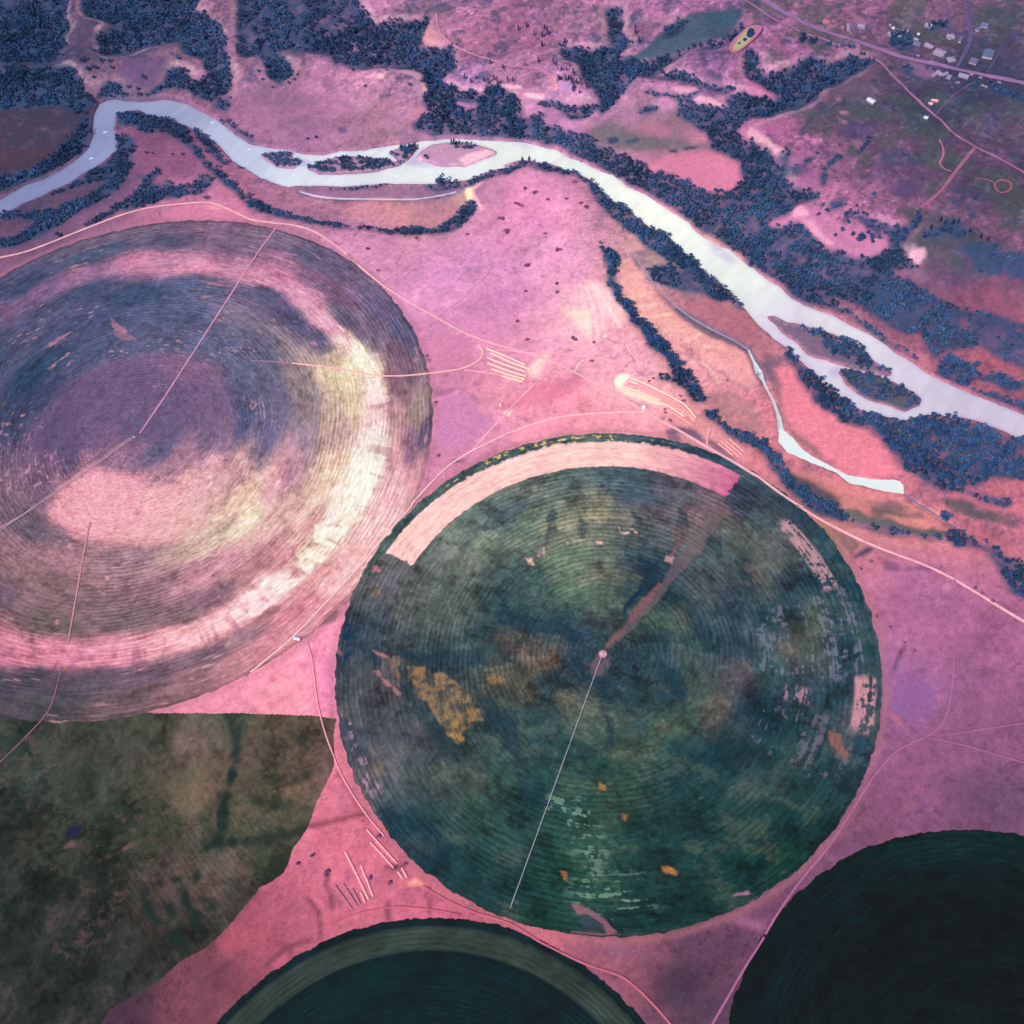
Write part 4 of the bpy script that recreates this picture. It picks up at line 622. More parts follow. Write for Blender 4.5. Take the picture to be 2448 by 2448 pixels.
P2, C2 = ctl((1200,600,'200,1750,150,130,125 500,1650,105,105,110 400,1850,150,130,120 700,1800,170,135,120 900,1600,75,85,105 1000,1750,60,75,100 1200,1700,110,85,110 1500,1780,150,90,110 1700,1800,60,60,90 300,1430,85,90,105 700,1350,85,92,100 1100,1380,55,78,105 1500,1480,50,72,105 1750,1600,45,65,90 0,1470,80,95,105'),
 (600,600,'1700,1780,140,130,120 1850,1700,120,115,110 1500,1600,70,80,95 1350,1700,80,88,95 1900,1900,130,120,115'),
 (600,1200,'1500,200,150,140,135 1700,100,110,110,115 1850,80,70,80,105 1700,300,165,150,130 1400,400,135,120,120 1200,600,115,105,105 1600,500,140,120,115 1900,600,75,85,100 1500,700,90,90,90 1100,800,115,95,100 1800,750,45,70,85 1300,900,80,80,85 900,850,70,72,95 1000,600,110,85,105 870,600,120,90,100 950,500,150,110,115 800,700,75,70,90 700,950,35,55,85 900,1000,65,75,90 1200,1050,60,70,85 1600,1050,45,65,80 1850,950,110,80,80 700,1150,60,60,80 1000,1200,95,70,85 1000,1330,150,95,110 1100,1450,75,70,80 900,1550,75,65,85 700,1600,75,65,85 800,1750,60,60,85 1200,1650,85,70,85 1500,1850,55,65,80 1800,1600,35,55,75 1900,1800,40,60,75 1300,1180,45,65,85 1800,1300,110,88,70 1600,1700,60,70,75 950,250,80,92,95 1100,100,80,92,100 800,500,95,92,92 1150,1300,60,70,80 1300,1550,60,68,78 1750,1450,80,75,75'),
 (1200,1200,'200,150,120,120,110 450,150,165,135,115 700,80,185,145,110 900,150,150,120,115 550,250,150,125,110 300,350,130,110,105 100,250,140,125,115 1100,80,115,85,100 1000,250,90,85,95 1300,250,130,85,100 1400,100,150,85,105 1600,50,170,90,115 1700,130,110,80,90 1750,300,90,85,85 200,600,60,80,90 450,450,110,115,100 700,450,130,115,105 700,550,150,120,105 950,550,120,100,95 500,650,95,105,95 750,700,90,95,90 1050,450,20,50,80 1150,600,40,65,85 1300,500,70,75,95 1500,600,80,75,90 1600,400,75,80,90 1800,500,120,90,85 1700,700,55,65,90 150,800,35,65,80 400,850,30,60,80 700,830,110,90,85 600,950,40,60,85 850,950,70,75,80 1100,850,60,75,70 1300,800,110,90,75 1500,900,40,65,80 1700,900,55,65,90 120,990,190,115,95 250,1100,150,100,85 350,1150,170,110,80 100,1150,110,80,75 500,1050,35,55,80 600,1200,30,50,75 900,1100,25,50,75 1200,1100,35,60,80 1400,1100,55,70,80 1700,1100,35,55,75 1700,1250,100,70,85 150,1350,120,90,75 400,1300,35,55,75 800,1400,20,50,70 700,1600,70,80,75 520,1480,150,105,85 650,1480,95,85,80 1200,1400,25,55,75 1400,1300,75,75,75 1500,1480,110,85,80 1550,1560,130,90,90 1300,1500,60,75,70 1550,1680,100,80,75 300,1600,40,65,75 600,1800,35,65,70 900,1800,100,90,75 1100,1600,35,65,75 1170,1650,90,90,75 1800,1500,15,45,70 1500,1850,10,55,70 1250,1800,15,60,70 100,1850,55,70,75 400,1750,35,65,75'),
 (1800,1200,'100,150,60,70,85 300,100,20,50,75 200,250,130,110,125 50,300,100,90,90 250,400,85,80,90 550,250,15,60,85 650,450,15,60,80 400,550,20,55,80 300,750,40,65,85 600,700,15,60,80 750,750,15,55,80 450,850,80,85,75 350,950,100,80,75 280,1040,140,95,80 100,900,30,60,80 600,900,15,55,80 800,1000,20,60,75 500,1200,65,70,95 400,1050,80,75,75 650,1200,30,60,85 850,1200,60,75,90 100,1200,50,75,85 600,1400,30,60,80 100,1500,10,45,70 300,1600,25,60,75 630,1750,140,90,85 500,1650,50,65,80 700,1600,80,72,92 800,1750,15,50,75 200,1850,15,60,70 500,1850,25,60,75'),
 (600,1800,'900,100,180,130,80 850,180,110,85,95 1000,150,100,85,100 800,250,150,115,130 1000,300,60,70,90 1300,200,75,75,80 1600,150,85,80,75 1800,100,55,75,75 1200,500,15,50,70 1000,500,25,55,75 1500,500,40,65,70 1700,400,50,75,70 1800,600,40,70,70 1300,750,20,50,65 1600,800,20,55,65 1850,800,25,55,65 1750,1000,20,50,60'),
 (1200,1800,'100,100,35,70,75 700,100,35,65,65 900,250,50,70,60 1200,200,8,48,62 1600,200,12,56,65 1750,250,60,70,78 200,400,22,58,62 700,500,56,74,66 450,250,30,70,72 1000,600,22,57,65 800,700,32,62,62 1400,500,16,52,60 1600,700,16,52,56 600,700,35,72,66 1300,800,20,52,56 600,950,28,65,60 400,900,15,60,55 900,1050,25,60,60 700,1050,30,66,62 200,1000,12,48,52 300,1200,20,55,50 900,1200,8,40,52 1200,1150,12,52,52 1500,1000,8,48,52 1700,1000,14,50,56 1800,900,8,48,52 500,420,34,72,70'),
 (1800,1800,'200,150,60,75,75 100,400,8,52,56 400,200,20,55,65 500,300,30,60,65 300,500,8,48,56 100,700,5,47,51 600,200,25,50,65 500,550,8,44,52 300,750,8,52,46 750,200,35,45,65'))  # lower rim: dark crop, with vignette darkening kept in the colours
def f2x(C, X, Y, RD, TH, hub, R):
    rho = RD/R
    def pm(px, ox=600, oy=1200, amp=5): return pmask(X, Y, t(ox, oy, px), amp)
    def mx(C, m, c): m = np.clip(m, 0, 1)[...,None]; return C*(1-m)+lin(c)*m
    row = fbm(RD, TH*R/30, 5, 171, 3, .6); fine = fbm(X, Y, 7, 173, 3, .6)
    brk = np.clip(.75+.5*fbm(X, Y, 16, 177, 4, .7)+.25*row, 0, 1)
    for px, ox, oy, op in (('700,1000 1200,1080 1600,1060 1932,1000 1932,1150 1500,1200 1100,1150 800,1060', 600, 1200, .55), ('1560,1300 1750,1450 1932,1520 1932,1850 1800,1750 1700,1550', 600, 1200, .6), ('860,1080 940,1150 950,1230 870,1130', 600, 1200, .7), ('1080,1180 1200,1400 1350,1560 1420,1700 1600,1850 1500,1850 1300,1700 1150,1480 1060,1330', 600, 1200, .65),
        ('0,750 250,850 500,900 650,1000 500,1000 250,950 0,900', 1200, 1200, .7), ('480,1100 700,1250 900,1400 1000,1600 850,1500 600,1300', 1200, 1200, .6), ('740,1500 820,1550 830,1750 760,1800 740,1650', 1200, 1200, .7), ('1000,400 1150,450 1120,560 900,820 860,820 1000,600', 1200, 1200, .8), ('350,0 390,100 370,250 280,320 340,150', 1200, 1200, .7), ('570,60 610,200 560,340 540,200', 1200, 1200, .7), ('930,20 1000,120 1010,260 1100,340 1000,330 940,180', 1200, 1200, .75),
        ('1270,20 1340,80 1320,200 1260,180', 1200, 1200, .75), ('1480,160 1600,300 1560,440 1480,300', 1200, 1200, .7), ('1150,560 1350,700 1500,900 1560,1150 1480,1100 1350,850 1130,640', 1200, 1200, .6), ('1700,350 1850,600 1932,900 1880,900 1780,650', 1200, 1200, .6), ('800,620 1000,560 1100,600 980,800 1100,900 1300,1000 1200,1050 1000,900 880,860', 1200, 1200, .5), ('1150,1150 1350,1300 1300,1450 1180,1350', 1200, 1200, .7), ('1450,1600 1932,1400 1932,1932 1500,1932', 1200, 1200, .35), ('200,100 450,60 600,200 400,300 250,250', 600, 1800, .0), ('900,380 1300,500 1500,700 1300,800 1000,600', 600, 1800, .6), ('100,150 300,200 380,380 250,420 120,300', 1200, 1800, .6)):
        if op: C = mx(C, pm(px, ox=ox, oy=oy, amp=7)*brk*op, (16,48,64))
    C = mx(C, pm('740,1060 830,930 1000,720 1150,590 1250,420 1420,200 1560,30 1650,70 1490,270 1310,490 1180,650 1050,790 890,970 780,1070', ox=1200, amp=3)*(.3+.3*brk), (118,96,102))
    yl = np.clip(.45+.35*row+.7*fine, 0.1, .85)
    for px, op in (('1125,1190 1350,1230 1530,1330 1690,1560 1600,1610 1500,1700 1420,1700 1380,1600 1230,1420 1150,1260', .75), ('1400,1540 1480,1560 1550,1740 1500,1760 1430,1660', .95), ('1700,1240 1800,1230 1850,1330 1730,1330', .6), ('880,640 940,640 910,700 860,690', .6), ('980,1120 1060,1120 1080,1260 1040,1270', .5)):
        C = mx(C, pm(px)*yl*op, (172,128,80))
    for px in ('870,1215 920,1210 1090,1390 1060,1400 980,1340', '870,1070 950,1090 1010,1140 900,1110', '640,1040 660,1080 640,1110', '870,480 950,470 930,500 860,520'): C = mx(C, pm(px)*.8, (178,115,125))
    for px, op in (('720,1000 850,1000 860,1100 760,1060', .0), ('1200,380 1240,400 1240,460 1190,430', .7)): C = mx(C, pm(px, ox=1200)*op, (200,150,150))
    for px in ('860,180 940,190 1000,240 960,260 880,230', '480,290 620,275 740,280 720,300 560,300 470,310', '150,400 220,400 230,450 180,450', '260,330 300,330 300,390 260,390'): C = mx(C, pm(px, ox=1200)*np.clip(.3+fine*1.2, 0, 1), (225,180,165))
    for px in ('1130,580 1155,600 1030,760 930,870 915,850 1010,700', '860,930 880,940 760,1060 740,1040', '1270,210 1285,300 1240,400 1210,400 1260,300'): C = mx(C, pm(px, ox=1200, amp=2)*.7, (135,82,92))
    C = mx(C, pm('1000,600 1020,620 890,810 860,800', ox=1200, amp=2)*.8, (12,42,66))
    # eroded grey bands by the right rim and at the lower left rim
    th = lambda px: math.atan2(*(G(px)[0]-hub)[::-1])
    def rim(C, a, b, r0, r1, c, op, thr=.15, k=3):
        ta, tb = th([a]), th([b]); mid = (ta+tb)/2; hw = abs(ta-tb)/2
        m = np.clip((hw-np.abs(ang(TH-mid)))*R/12+.5, 0, 1)*np.clip((rho-r0)/.01, 0, 1)*np.clip((r1-rho)/.01, 0, 1)*np.clip((row*.9+fine*.9-thr)*k, 0, 1)*op
        return mx(C, m, c)
    C = rim(C, t(1800,1200,'200,150')[0], t(1800,1200,'650,600')[0], .86, .93, (185,140,150), .9, .0)
    C = rim(C, t(1800,1200,'350,700')[0], t(1800,1200,'700,1300')[0], .55, .97, (120,120,140), .6, .45)
    C = rim(C, t(1800,1200,'900,1270')[0], t(1800,1200,'860,1680')[0], .90, .985, (195,135,150), .95, -.25)
    C = rim(C, t(1800,1200,'400,1350')[0], t(1800,1200,'550,1500')[0], .66, .76, (165,125,145), .8, .0)
    C = rim(C, t(1800,1200,'750,1600')[0], t(1800,1800,'600,300')[0], .6, .95, (110,100,120), .6, .45)
    C = rim(C, t(600,1200,'680,1500')[0], t(600,1800,'900,300')[0], .93, .995, (165,130,155), .8, .1)
    C = rim(C, t(600,1200,'680,900')[0], t(600,1200,'650,1300')[0], .94, .99, (20,42,78), .8, -.1)
    C = rim(C, t(600,600,'1350,1650')[0], t(1200,600,'1300,1400')[0], .955, .99, (235,195,170), .8, .35)
    C = rim(C, t(600,600,'1350,1650')[0], t(1200,600,'850,1330')[0], .975, 1.0, (225,195,95), .85, .25)
    # lodged pale flecks in the lower part
    P = G(t(1200,1800,'520,500 650,700 650,1000 900,1050 400,380 1350,300')); L = [38, 30, 34, 42, 20, 30]
    for q, (ql, A) in enumerate(zip(L, [1, .8, .9, .8, .9, .35])):
        d = np.hypot(X-P[q,0], Y-P[q,1]); m = np.clip(1.25-d/ql, 0, 1)*np.clip((fbm(RD*1.4, TH*R/9, 6, 181, 2)+fine*.8-.55)*5, 0, 1)*A*.8; C = mx(C, m, (118,148,132))
    for s, c in (('700,210 750,240 740,280 690,270', (160,116,68)), ('1150,820 1200,810 1280,850 1250,880 1180,870', (178,114,68)), ('430,860 470,850 470,930 440,930', (150,100,80)), ('870,450 910,460 900,500 880,490', (140,102,68)), ('1660,1040 1780,990 1790,1010 1700,1040', (165,115,140))): C = mx(C, pm(s, ox=1200, oy=1800, amp=3)*.85, c)
    C = mx(C, pm('500,1090 560,1100 700,1170 800,1260 830,1300 760,1310 730,1240 620,1170 560,1180', ox=1200, oy=1800, amp=2)*.8, (150,95,112)); C = mx(C, pm('540,1180 620,1170 740,1250 760,1310 600,1290', ox=1200, oy=1800, amp=2)*.5, (62,66,82))
    C = mx(C, np.clip(1-np.abs(rho-.992)*R/1.8, 0, 1)*np.clip(.6+row, 0, 1)*(np.abs(ang(TH-th(t(1200,1800,'850,1310'))))<.16), (205,120,150))
    for s, c in (('1560,1650 1620,1680 1720,1840 1650,1850 1570,1760', (140,92,88)),): C = mx(C, pm(s.replace('1560','560').replace('1620','620').replace('1720','720').replace('1650,1850','650,1850').replace('1570','570').replace('1570','570'), ox=1800)*.8, c)
    # the hayed pink band that follows the rim
    e = np.hypot(*(G(np.concatenate([t(1200,600,'0,1520 800,1370 1300,1460'), t(1200,600,'0,1690 750,1550 1250,1660')]))-hub).T)/R
    r1, r0 = e[:3].mean(), e[3:].mean()
    ta, tb = th(t(600,1200,'1060,410')), th(t(1200,600,'1680,1690')); mid = (ta+tb)/2; hw = abs(ta-tb)/2
    m = np.clip((hw-np.abs(ang(TH-mid)))*R/2+.5+2*fine, 0, 1)*np.clip((rho-r0)*R/2.5+.5+.5*fine, 0, 1)*np.clip((r1-rho)*R/2.5+.5+.6*fine+.4*row, 0, 1)
    u = np.clip((ang(TH-tb))/(2*hw), 0, 1)[...,None]          # 0 right end .. 1 left end
    band = (lin((205,100,145))*(1-np.clip(u*3.2, 0, 1))+lin((252,196,190))*np.clip(u*3.2, 0, 1))*(1+.09*row+.10*fine+.10*fbm(X, Y, 30, 179, 3))[...,None]
    C = C*(1-m[...,None])+band*m[...,None]
    # service track cuts and hub pad
    m = np.clip(1-np.hypot(X-hub[0], Y-hub[1])/7., 0, 1)*3; C = mx(C, m, (225,150,175))
    q = G(t(1200,1200,'700,1180'))[0]; C = mx(C, np.clip((16-np.hypot(X-q[0], Y-q[1]))/4+fine*2, 0, 1)*.6, (120,92,100))
    return C
circle('crop_field', 'f2', P2, C2, 400, 1400, -math.pi, math.pi, f2x, ring=(.24,.16), label='large round dark green field with a pink mown band along its upper rim', ar=13, at=19, p=4.6, warp=14, org=.5, rowp=7.8, rowa=.20)

P3, C3 = ctl((600,1800,'1300,1190,14,38,46 900,1235,14,38,46 500,1380,12,34,42 1200,1320,62,72,62 800,1400,54,64,60 400,1500,38,54,52 1700,1330,62,72,58 1300,1500,8,40,48 1000,1700,8,34,40 600,1700,8,32,38'), (1200,1800,'100,1400,52,64,52 400,1600,28,54,50 300,1700,8,34,42 700,1610,10,26,34 300,1390,12,34,42 50,1260,12,36,44'))
def f3x(C, X, Y, RD, TH, hub, R):
    rho = RD/R; e = np.hypot(*(G(t(600,1800,'1300,1240 800,1340 1300,1400 800,1530'))-hub).T)/R
    r1, r0 = (e[0]+e[1])/2, (e[2]+e[3])/2
    n = (1+.2*fbm(RD, TH*R/40, 4, 191, 3, .7)+.15*fbm(X, Y, 20, 193, 3))[...,None]
    band = np.clip((rho-r0)*R/2+.5, 0, 1)*np.clip((r1-rho)*R/4+.5, 0, 1); band = band[...,None]
    base = np.where((rho > r1)[...,None], lin((10,32,38)), lin((6,30,36)))
    n = n*(1+.22*np.sin(RD/6.2*2*math.pi+1.5*fbm(RD*.6, TH*R/12, 14, 195, 2))*np.clip(.5+fbm(X, Y, 60, 197, 2), 0, 1))[...,None]
    return (base*(1-band)+lin((46,58,54))*band)*n*(1+.3*fbm(X, Y, 40, 199, 4, .7))[...,None]
circle('crop_field', 'f3', P3, C3, 280, 900, math.radians(5), math.radians(175), f3x, label='round dark green field with a grey green outer band at the bottom edge', warp=4)
P4, C4 = ctl((1800,1800,'600,900,5,26,28 1200,900,5,24,26 300,1300,5,22,26 1500,1200,4,18,20 1200,650,8,34,36'))  # dark crop, deepened by corner vignette painted into the colour
circle('crop_field', 'f4', P4, C4, 260, 900, math.radians(0), math.radians(185), None, ring=(.3,.4), rowp=7., rowa=.2, label='very dark green round field at the bottom right corner', warp=12)

# irregular field at lower left: dark crop, plus corner vignette put into its colours
P5, C5 = ctl((0,1200,'300,1650,38,52,56 700,1650,60,62,60 1100,1600,70,68,62 1500,1650,95,80,78 1700,1600,50,70,65 1850,1650,120,85,85 500,1800,85,70,75 900,1850,90,70,80 1400,1750,150,95,110 1800,1850,110,75,80 1100,1750,70,65,65'), (600,1200,'100,1600,105,80,75 300,1600,115,80,75 400,1700,95,70,65 200,1850,100,75,70 550,1850,125,75,85'),
 (0,1800,'300,200,60,65,70 700,200,50,60,60 1000,150,85,75,70 1400,150,120,90,85 1500,250,140,95,90 1300,300,110,80,75 1600,400,50,65,60 1800,400,110,85,80 200,500,26,36,36 600,400,40,55,50 900,450,32,52,47 1200,450,50,60,50 1000,650,60,60,55 500,700,28,44,40 300,900,18,32,32 800,900,20,36,36 1200,950,100,65,75 1500,1000,120,75,85 1250,1150,90,62,72 1600,650,45,60,55 1700,800,110,75,85 1700,1050,75,60,65 700,1200,15,30,31 400,1250,44,48,58 900,1500,46,46,56 1300,1300,24,38,40 1500,1250,24,38,38 500,1500,26,34,42 200,1000,30,42,50 1850,750,60,70,55'),
 (600,1800,'100,200,85,75,65 300,230,150,95,95 200,350,70,70,62 100,450,95,80,72 300,450,80,72,65 100,600,60,65,60 100,750,50,60,52 200,850,35,50,48'))
sw_px = cat(F('-500,1345'), t(0,1200,'-100,1505 400,1508 900,1512 1200,1520'), t(600,1200,'0,1525 250,1530 480,1545 620,1560 600,1700 600,1830'), t(600,1800,'600,100 540,230 480,350 440,470 400,560 300,700 275,800 240,870 160,930 55,985'), t(0,1800,'1870,1000 1700,1200 1560,1350 1500,1400 1300,1510 1150,1650 800,1850'), F('150,2000 -500,2000'))
hb1, R1_ = CIRC['f1']
def swcol(x, y):
    wx_ = x+17*fbm(x, y, 34, 201, 5, .7); wy_ = y+17*fbm(x, y, 34, 205, 5, .7)
    c = .5*idw(wx_, wy_, P5, C5, 4.2, 9)+.5*idw(x, y, P5, C5, 2.8, 40)
    lum = c.mean(-1, keepdims=True); c = (c*.8+lum*.2)*np.array([.80, 1.0, .76])
    pn = fbm(x-.4*y, y*.8+.3*x, 44, 221, 6, .72); dn = 1-np.abs(fbm(x+.5*y, y, 85, 223, 5, .6))*8
    tan = np.clip((pn-.2)*5, 0, 1)[:,None]; c = c*(1-.4*tan)+(c*1.2+lin((62,48,46)))*.4*tan
    c = c*(1-.35*np.clip((-pn-.15)*4, 0, 1)-.30*np.clip(dn, 0, 1))[:,None]
    pk = np.clip((fbm(x, y*1.3, 15, 225, 5, .75)-.34)*5, 0, 1)*np.clip(.5+fbm(x, y, 110, 227, 3)*1.4, 0, 1); c = c*(1-.3*pk[:,None])+lin((112,82,84))*.3*pk[:,None]
    dl = np.clip(1-np.abs(fbm(x*.6, y*1.0, 38, 229, 4, .6))*7, 0, 1)*np.clip(.2+fbm(x+90, y, 130, 231, 3)*1.6, 0, 1); c = c*(1-.45*dl)[:,None]
    c = c*(1+.13*np.sin((x*.82+y*.57)/7.5*2*math.pi+2*fbm(x, y, 30, 233, 2))*np.clip(fbm(x, y, 160, 235, 2)+.3, 0, 1))[:,None]
    c = c*(1+.22*fbm(x, y, 22, 211, 5, .75)+.20*fbm(x, y, 6, 213, 3, .7)+.08*fbm(x*.9+y*.5, (y*.9-x*.5)*.12, 4, 215, 2))[:,None]
    m = np.zeros(len(x))
    for ln, w_ in (('1740,1340 1760,1420 1700,1560 1710,1700 1690,1850', 6), ('1640,1520 1700,1640 1720,1700', 4)):
        pass
    def lines(lst, ox, oy, hw, c0, col, op):
        for ln in lst:
            P = G(t(ox, oy, ln))
            for a, b in zip(P[:-1], P[1:]):
                d = b-a; u = np.clip(((x-a[0])*d[0]+(y-a[1])*d[1])/(d@d), 0, 1); dd = np.hypot(x-a[0]-u*d[0], y-a[1]-u*d[1])+3.2*fbm(x, y, 12, 217, 2)
                k = (np.clip(1.3-dd/hw, 0, 1)*np.clip(.75+.6*fbm(x, y, 14, 219, 3), 0, 1))[:,None]*op; c0 = c0*(1-k)+lin(col)*k
        return c0
    c = lines(['1760,1340 1770,1370 1720,1500 1710,1650 1690,1900', '1640,1520 1690,1620 1700,1700'], 0, 1200, 9, c, (40,54,48), .9)
    c = lines(['1730,-20 1680,150 1640,300 1600,430 1600,560 1560,640', '1500,680 1700,640 1932,640', '1040,960 1060,1100 1130,1200 1250,1320 1340,1430', '1270,930 1330,1060 1400,1180 1430,1300', '1420,900 1480,1060 1540,1120', '1190,1060 1250,1180', '830,60 880,0'], 0, 1800, 8, c, (24,42,38), .95)
    c = lines(['20,340 180,380 260,390', '0,640 250,590 420,540', '120,180 300,210 450,150', '0,320 60,330'], 600, 1800, 7.5, c, (42,50,42), .9)
    c = lines(['280,1480 275,1600 300,1680 380,1730'], 600, 1200, 6, c, (55,58,52), .75)
    c = lines(['720,780 900,690 1050,620', '1570,700 1660,780 1800,880', '480,680 520,650 640,700', '1480,130 1540,300 1550,540', '900,280 960,330'], 0, 1800, 3.2, c, (125,88,92), .4)
    return np.clip(c, .003, .8)
prop(patchgrid('crop_field', roughen(G(sw_px), 1.2, 20), 1.3, lambda x, y: np.where(np.hypot(x-hb1[0], y-hb1[1]) < R1_-7, hz(x, y)-.4, hz(x, y)+.3), swcol, MR), 'patchy dark green field with grassy gullies at the lower left', 'field', kind='stuff')
o = patchgrid('pond', roughen(G(t(0,1800,'470,560 500,525 560,515 600,530 595,570 555,605 500,610 470,595')), 1.5, 12), 1.8, lambda x, y: hz(x, y)+.5, constcol((26,24,58)), MW); prop(o, 'small dark stock pond', kind='structure')

for i, (px, w, c) in enumerate(ROADS):
    o = ribbon('dirt_road' if i != 18 else 'paved_road', px, w, c, MR, dz=1.25+.02*(i % 9)); prop(o, kind='structure')

# ------------------------------------------------------------------ small things
def MBm():
    return dict(v=[], f=[], n=0)
def addp(mb, V, Fs):
    V = np.asarray(V, float); mb['f'] += [[i+mb['n'] for i in f] for f in Fs]; mb['v'].append(V); mb['n'] += len(V)
def box(mb, cx_, cy_, z0, z1, w, d, a=0.0, taper=1.0):
    P = np.array([[-w/2,-d/2],[w/2,-d/2],[w/2,d/2],[-w/2,d/2]]); c, s = math.cos(a), math.sin(a); R_ = np.array([[c,s],[-s,c]])
    A = P@R_+[cx_, cy_]; B = (P*taper)@R_+[cx_, cy_]
    addp(mb, [*[(*q, z0) for q in A], *[(*q, z1) for q in B]], [[0,3,2,1],[4,5,6,7],[0,1,5,4],[1,2,6,5],[2,3,7,6],[3,0,4,7]])
def bar(mb, a, b, w):
    a = np.array(a, float); b = np.array(b, float); d = b-a; d /= np.linalg.norm(d); u = np.cross(d, [0,0,1.]) if abs(d[2]) < .9 else np.cross(d, [1.,0,0]); u /= np.linalg.norm(u); v = np.cross(d, u)
    o_ = [(-1,-1),(1,-1),(1,1),(-1,1)]
    addp(mb, [a+(u*i+v*j)*w/2 for i, j in o_]+[b+(u*i+v*j)*w/2 for i, j in o_], [[0,3,2,1],[4,5,6,7],[0,1,5,4],[1,2,6,5],[2,3,7,6],[3,0,4,7]])
def prismroof(mb, w, d, z0, h, a, ov=.5, hip=0.):
    w2, d2 = w/2+ov, d/2+ov; r = max(.2, w2-ov-hip); c, s = math.cos(a), math.sin(a); R_ = np.array([[c,s],[-s,c]])
    P = [(-w2,-d2,z0),(w2,-d2,z0),(w2,d2,z0),(-w2,d2,z0),(-r if hip else -w2,0,z0+h),(r if hip else w2,0,z0+h),(-w2,-d2,z0-.3),(w2,-d2,z0-.3),(w2,d2,z0-.3),(-w2,d2,z0-.3)]
    V_ = [(*(np.array(p[:2])@R_), p[2]) for p in P]
    addp(mb, V_, [[0,1,5,4],[2,3,4,5],[1,2,5],[3,0,4],[6,9,8,7],[0,6,7,1],[1,7,8,2],[2,8,9,3],[3,9,6,0]])
def cyl(mb, x, y, z0, z1, r, n=14, r2=None, axis=None):
    r2 = r if r2 is None else r2; A = np.linspace(0, 2*math.pi, n, endpoint=False)
    if axis is None: V_ = [(x+r*math.cos(q), y+r*math.sin(q), z0) for q in A]+[(x+r2*math.cos(q), y+r2*math.sin(q), z1) for q in A]
    else:
        c, s = math.cos(axis), math.sin(axis); V_ = [(x+c*r*math.cos(q)-s*k, y+s*r*math.cos(q)+c*k, z0+r*math.sin(q)) for k in (-z1/2, z1/2) for q in A]
    addp(mb, V_, [[i, (i+1) % n, n+(i+1) % n, n+i] for i in range(n)]+[list(range(n))[::-1], list(range(n, 2*n))])
def build(mb, name, mat, parent=None, loc=None):
    me = bpy.data.meshes.new(name); me.from_pydata(np.concatenate(mb['v']).tolist(), [], mb['f']); me.materials.append(mat); me.update()
    o = bpy.data.objects.new(name, me); scene.collection.objects.link(o)
    if parent: o.parent = parent
    if loc is not None: o.location = loc
    return o
def empty(name, x, y, z, **k):
    o = bpy.data.objects.new(name, None); scene.collection.objects.link(o); o.location = (x, y, z); o.empty_display_size = 1; return prop(o, **k)
MM = {k: flat(k, *v) for k, v in dict(galv=((205,205,225),.4), rubber=((35,35,45),.9), hay=((252,224,205),.95,.10,1.2), hay2=((185,125,150),.95,.10,1.2), hay3=((248,178,182),.95,.1,1.2), roofpale=((155,138,176),.7,.06), roofwhite=((215,205,226),.6,.04), roofblue=((98,108,150),.6,.06), roofred=((190,95,125),.7,.08), roofgrey=((120,105,150),.8,.08), wall=((185,170,190),.8,.05), wallb=((135,115,140),.8,.06), glass=((35,40,70),.2), wood=((95,70,80),.9), concrete=((220,190,200),.9), bark=((70,55,75),.95), white=((250,248,250),.5,.03), bluecar=((90,95,160),.4,.03), redcar=((150,60,80),.4,.03)).items()}
def facing(px, a_deg):                                    # direction in the picture (degrees, x right, y down) -> world angle
    P = W([px, (px[0]+6*math.cos(math.radians(a_deg)), px[1]+6*math.sin(math.radians(a_deg)))]); d = P[1]-P[0]; return math.atan2(d[1], d[0])

# --- irrigation machines
def pivot(px0, px1, n, label):
    a, b = G([px0])[0], G([px1])[0]; L = np.hypot(*(b-a)); d = (b-a)/L; nrm = np.array([-d[1], d[0]])
    root = empty('irrigation_pivot', a[0], a[1], hz(a[0], a[1])+.4, label=label, cat_='irrigation machine'); root.rotation_euler[2] = math.atan2(d[1], d[0])
    m = MBm(); cyl(m, 0, 0, 0, .5, 2.2, 16)
    for sx in (-1,1):
        for sy in (-1,1): bar(m, (sx*1.4, sy*1.4, .4), (sx*.25, sy*.25, 4.4), .22)
    bar(m, (0,0,.3), (0,0,4.6), .35); build(m, 'pivot_base', MM['galv'], root)
    sp_ = L/n
    for k in range(n):
        m = MBm(); x0, x1 = k*sp_, (k+1)*sp_; q = 9; rise = lambda u: 3.9+1.3*math.sin(math.pi*u)
        for i in range(q):
            u0, u1 = i/q, (i+1)/q; A = (x0+sp_*u0, 0, rise(u0)); B = (x0+sp_*u1, 0, rise(u1)); bar(m, A, B, .42)
            dz0, dz1 = 1.5*math.sin(math.pi*u0)**.6 if u0 > 0 else 0, 1.5*math.sin(math.pi*u1)**.6 if u1 < 1 else 0
            for s_ in (-1, 1):
                bar(m, (A[0], s_*.75*(dz0 > 0), A[2]-dz0), (B[0], s_*.75*(dz1 > 0), B[2]-dz1), .12)
                if dz1 > 0: bar(m, B, (B[0], s_*.75, B[2]-dz1), .10)
        build(m, 'water_span', MM['galv'], root)
        m = MBm()
        for s_ in (-1,1):
            bar(m, (x1, 0, 3.9), (x1+s_*1.9, 0.6, .7), .2); bar(m, (x1, 0, 3.9), (x1+s_*1.9, -.6, .7), .2)
        bar(m, (x1-2.1, 0, .7), (x1+2.1, 0, .7), .28); tw = build(m, 'drive_tower', MM['galv'], root)
        for s_ in (-1,1):
            m = MBm(); cyl(m, x1+s_*2.0, 0, .65, .45, .75, 12, axis=math.pi/2); build(m, 'wheel', MM['rubber'], tw)
pivot((1441,1564), tuple(t(1200,1800,'65,1115')[0]), 8, 'long thin irrigation arm lying across the dark green round field')
pivot((321,1045), (-60,1317), 10, 'irrigation arm running to the left edge of the pink and mauve round field')

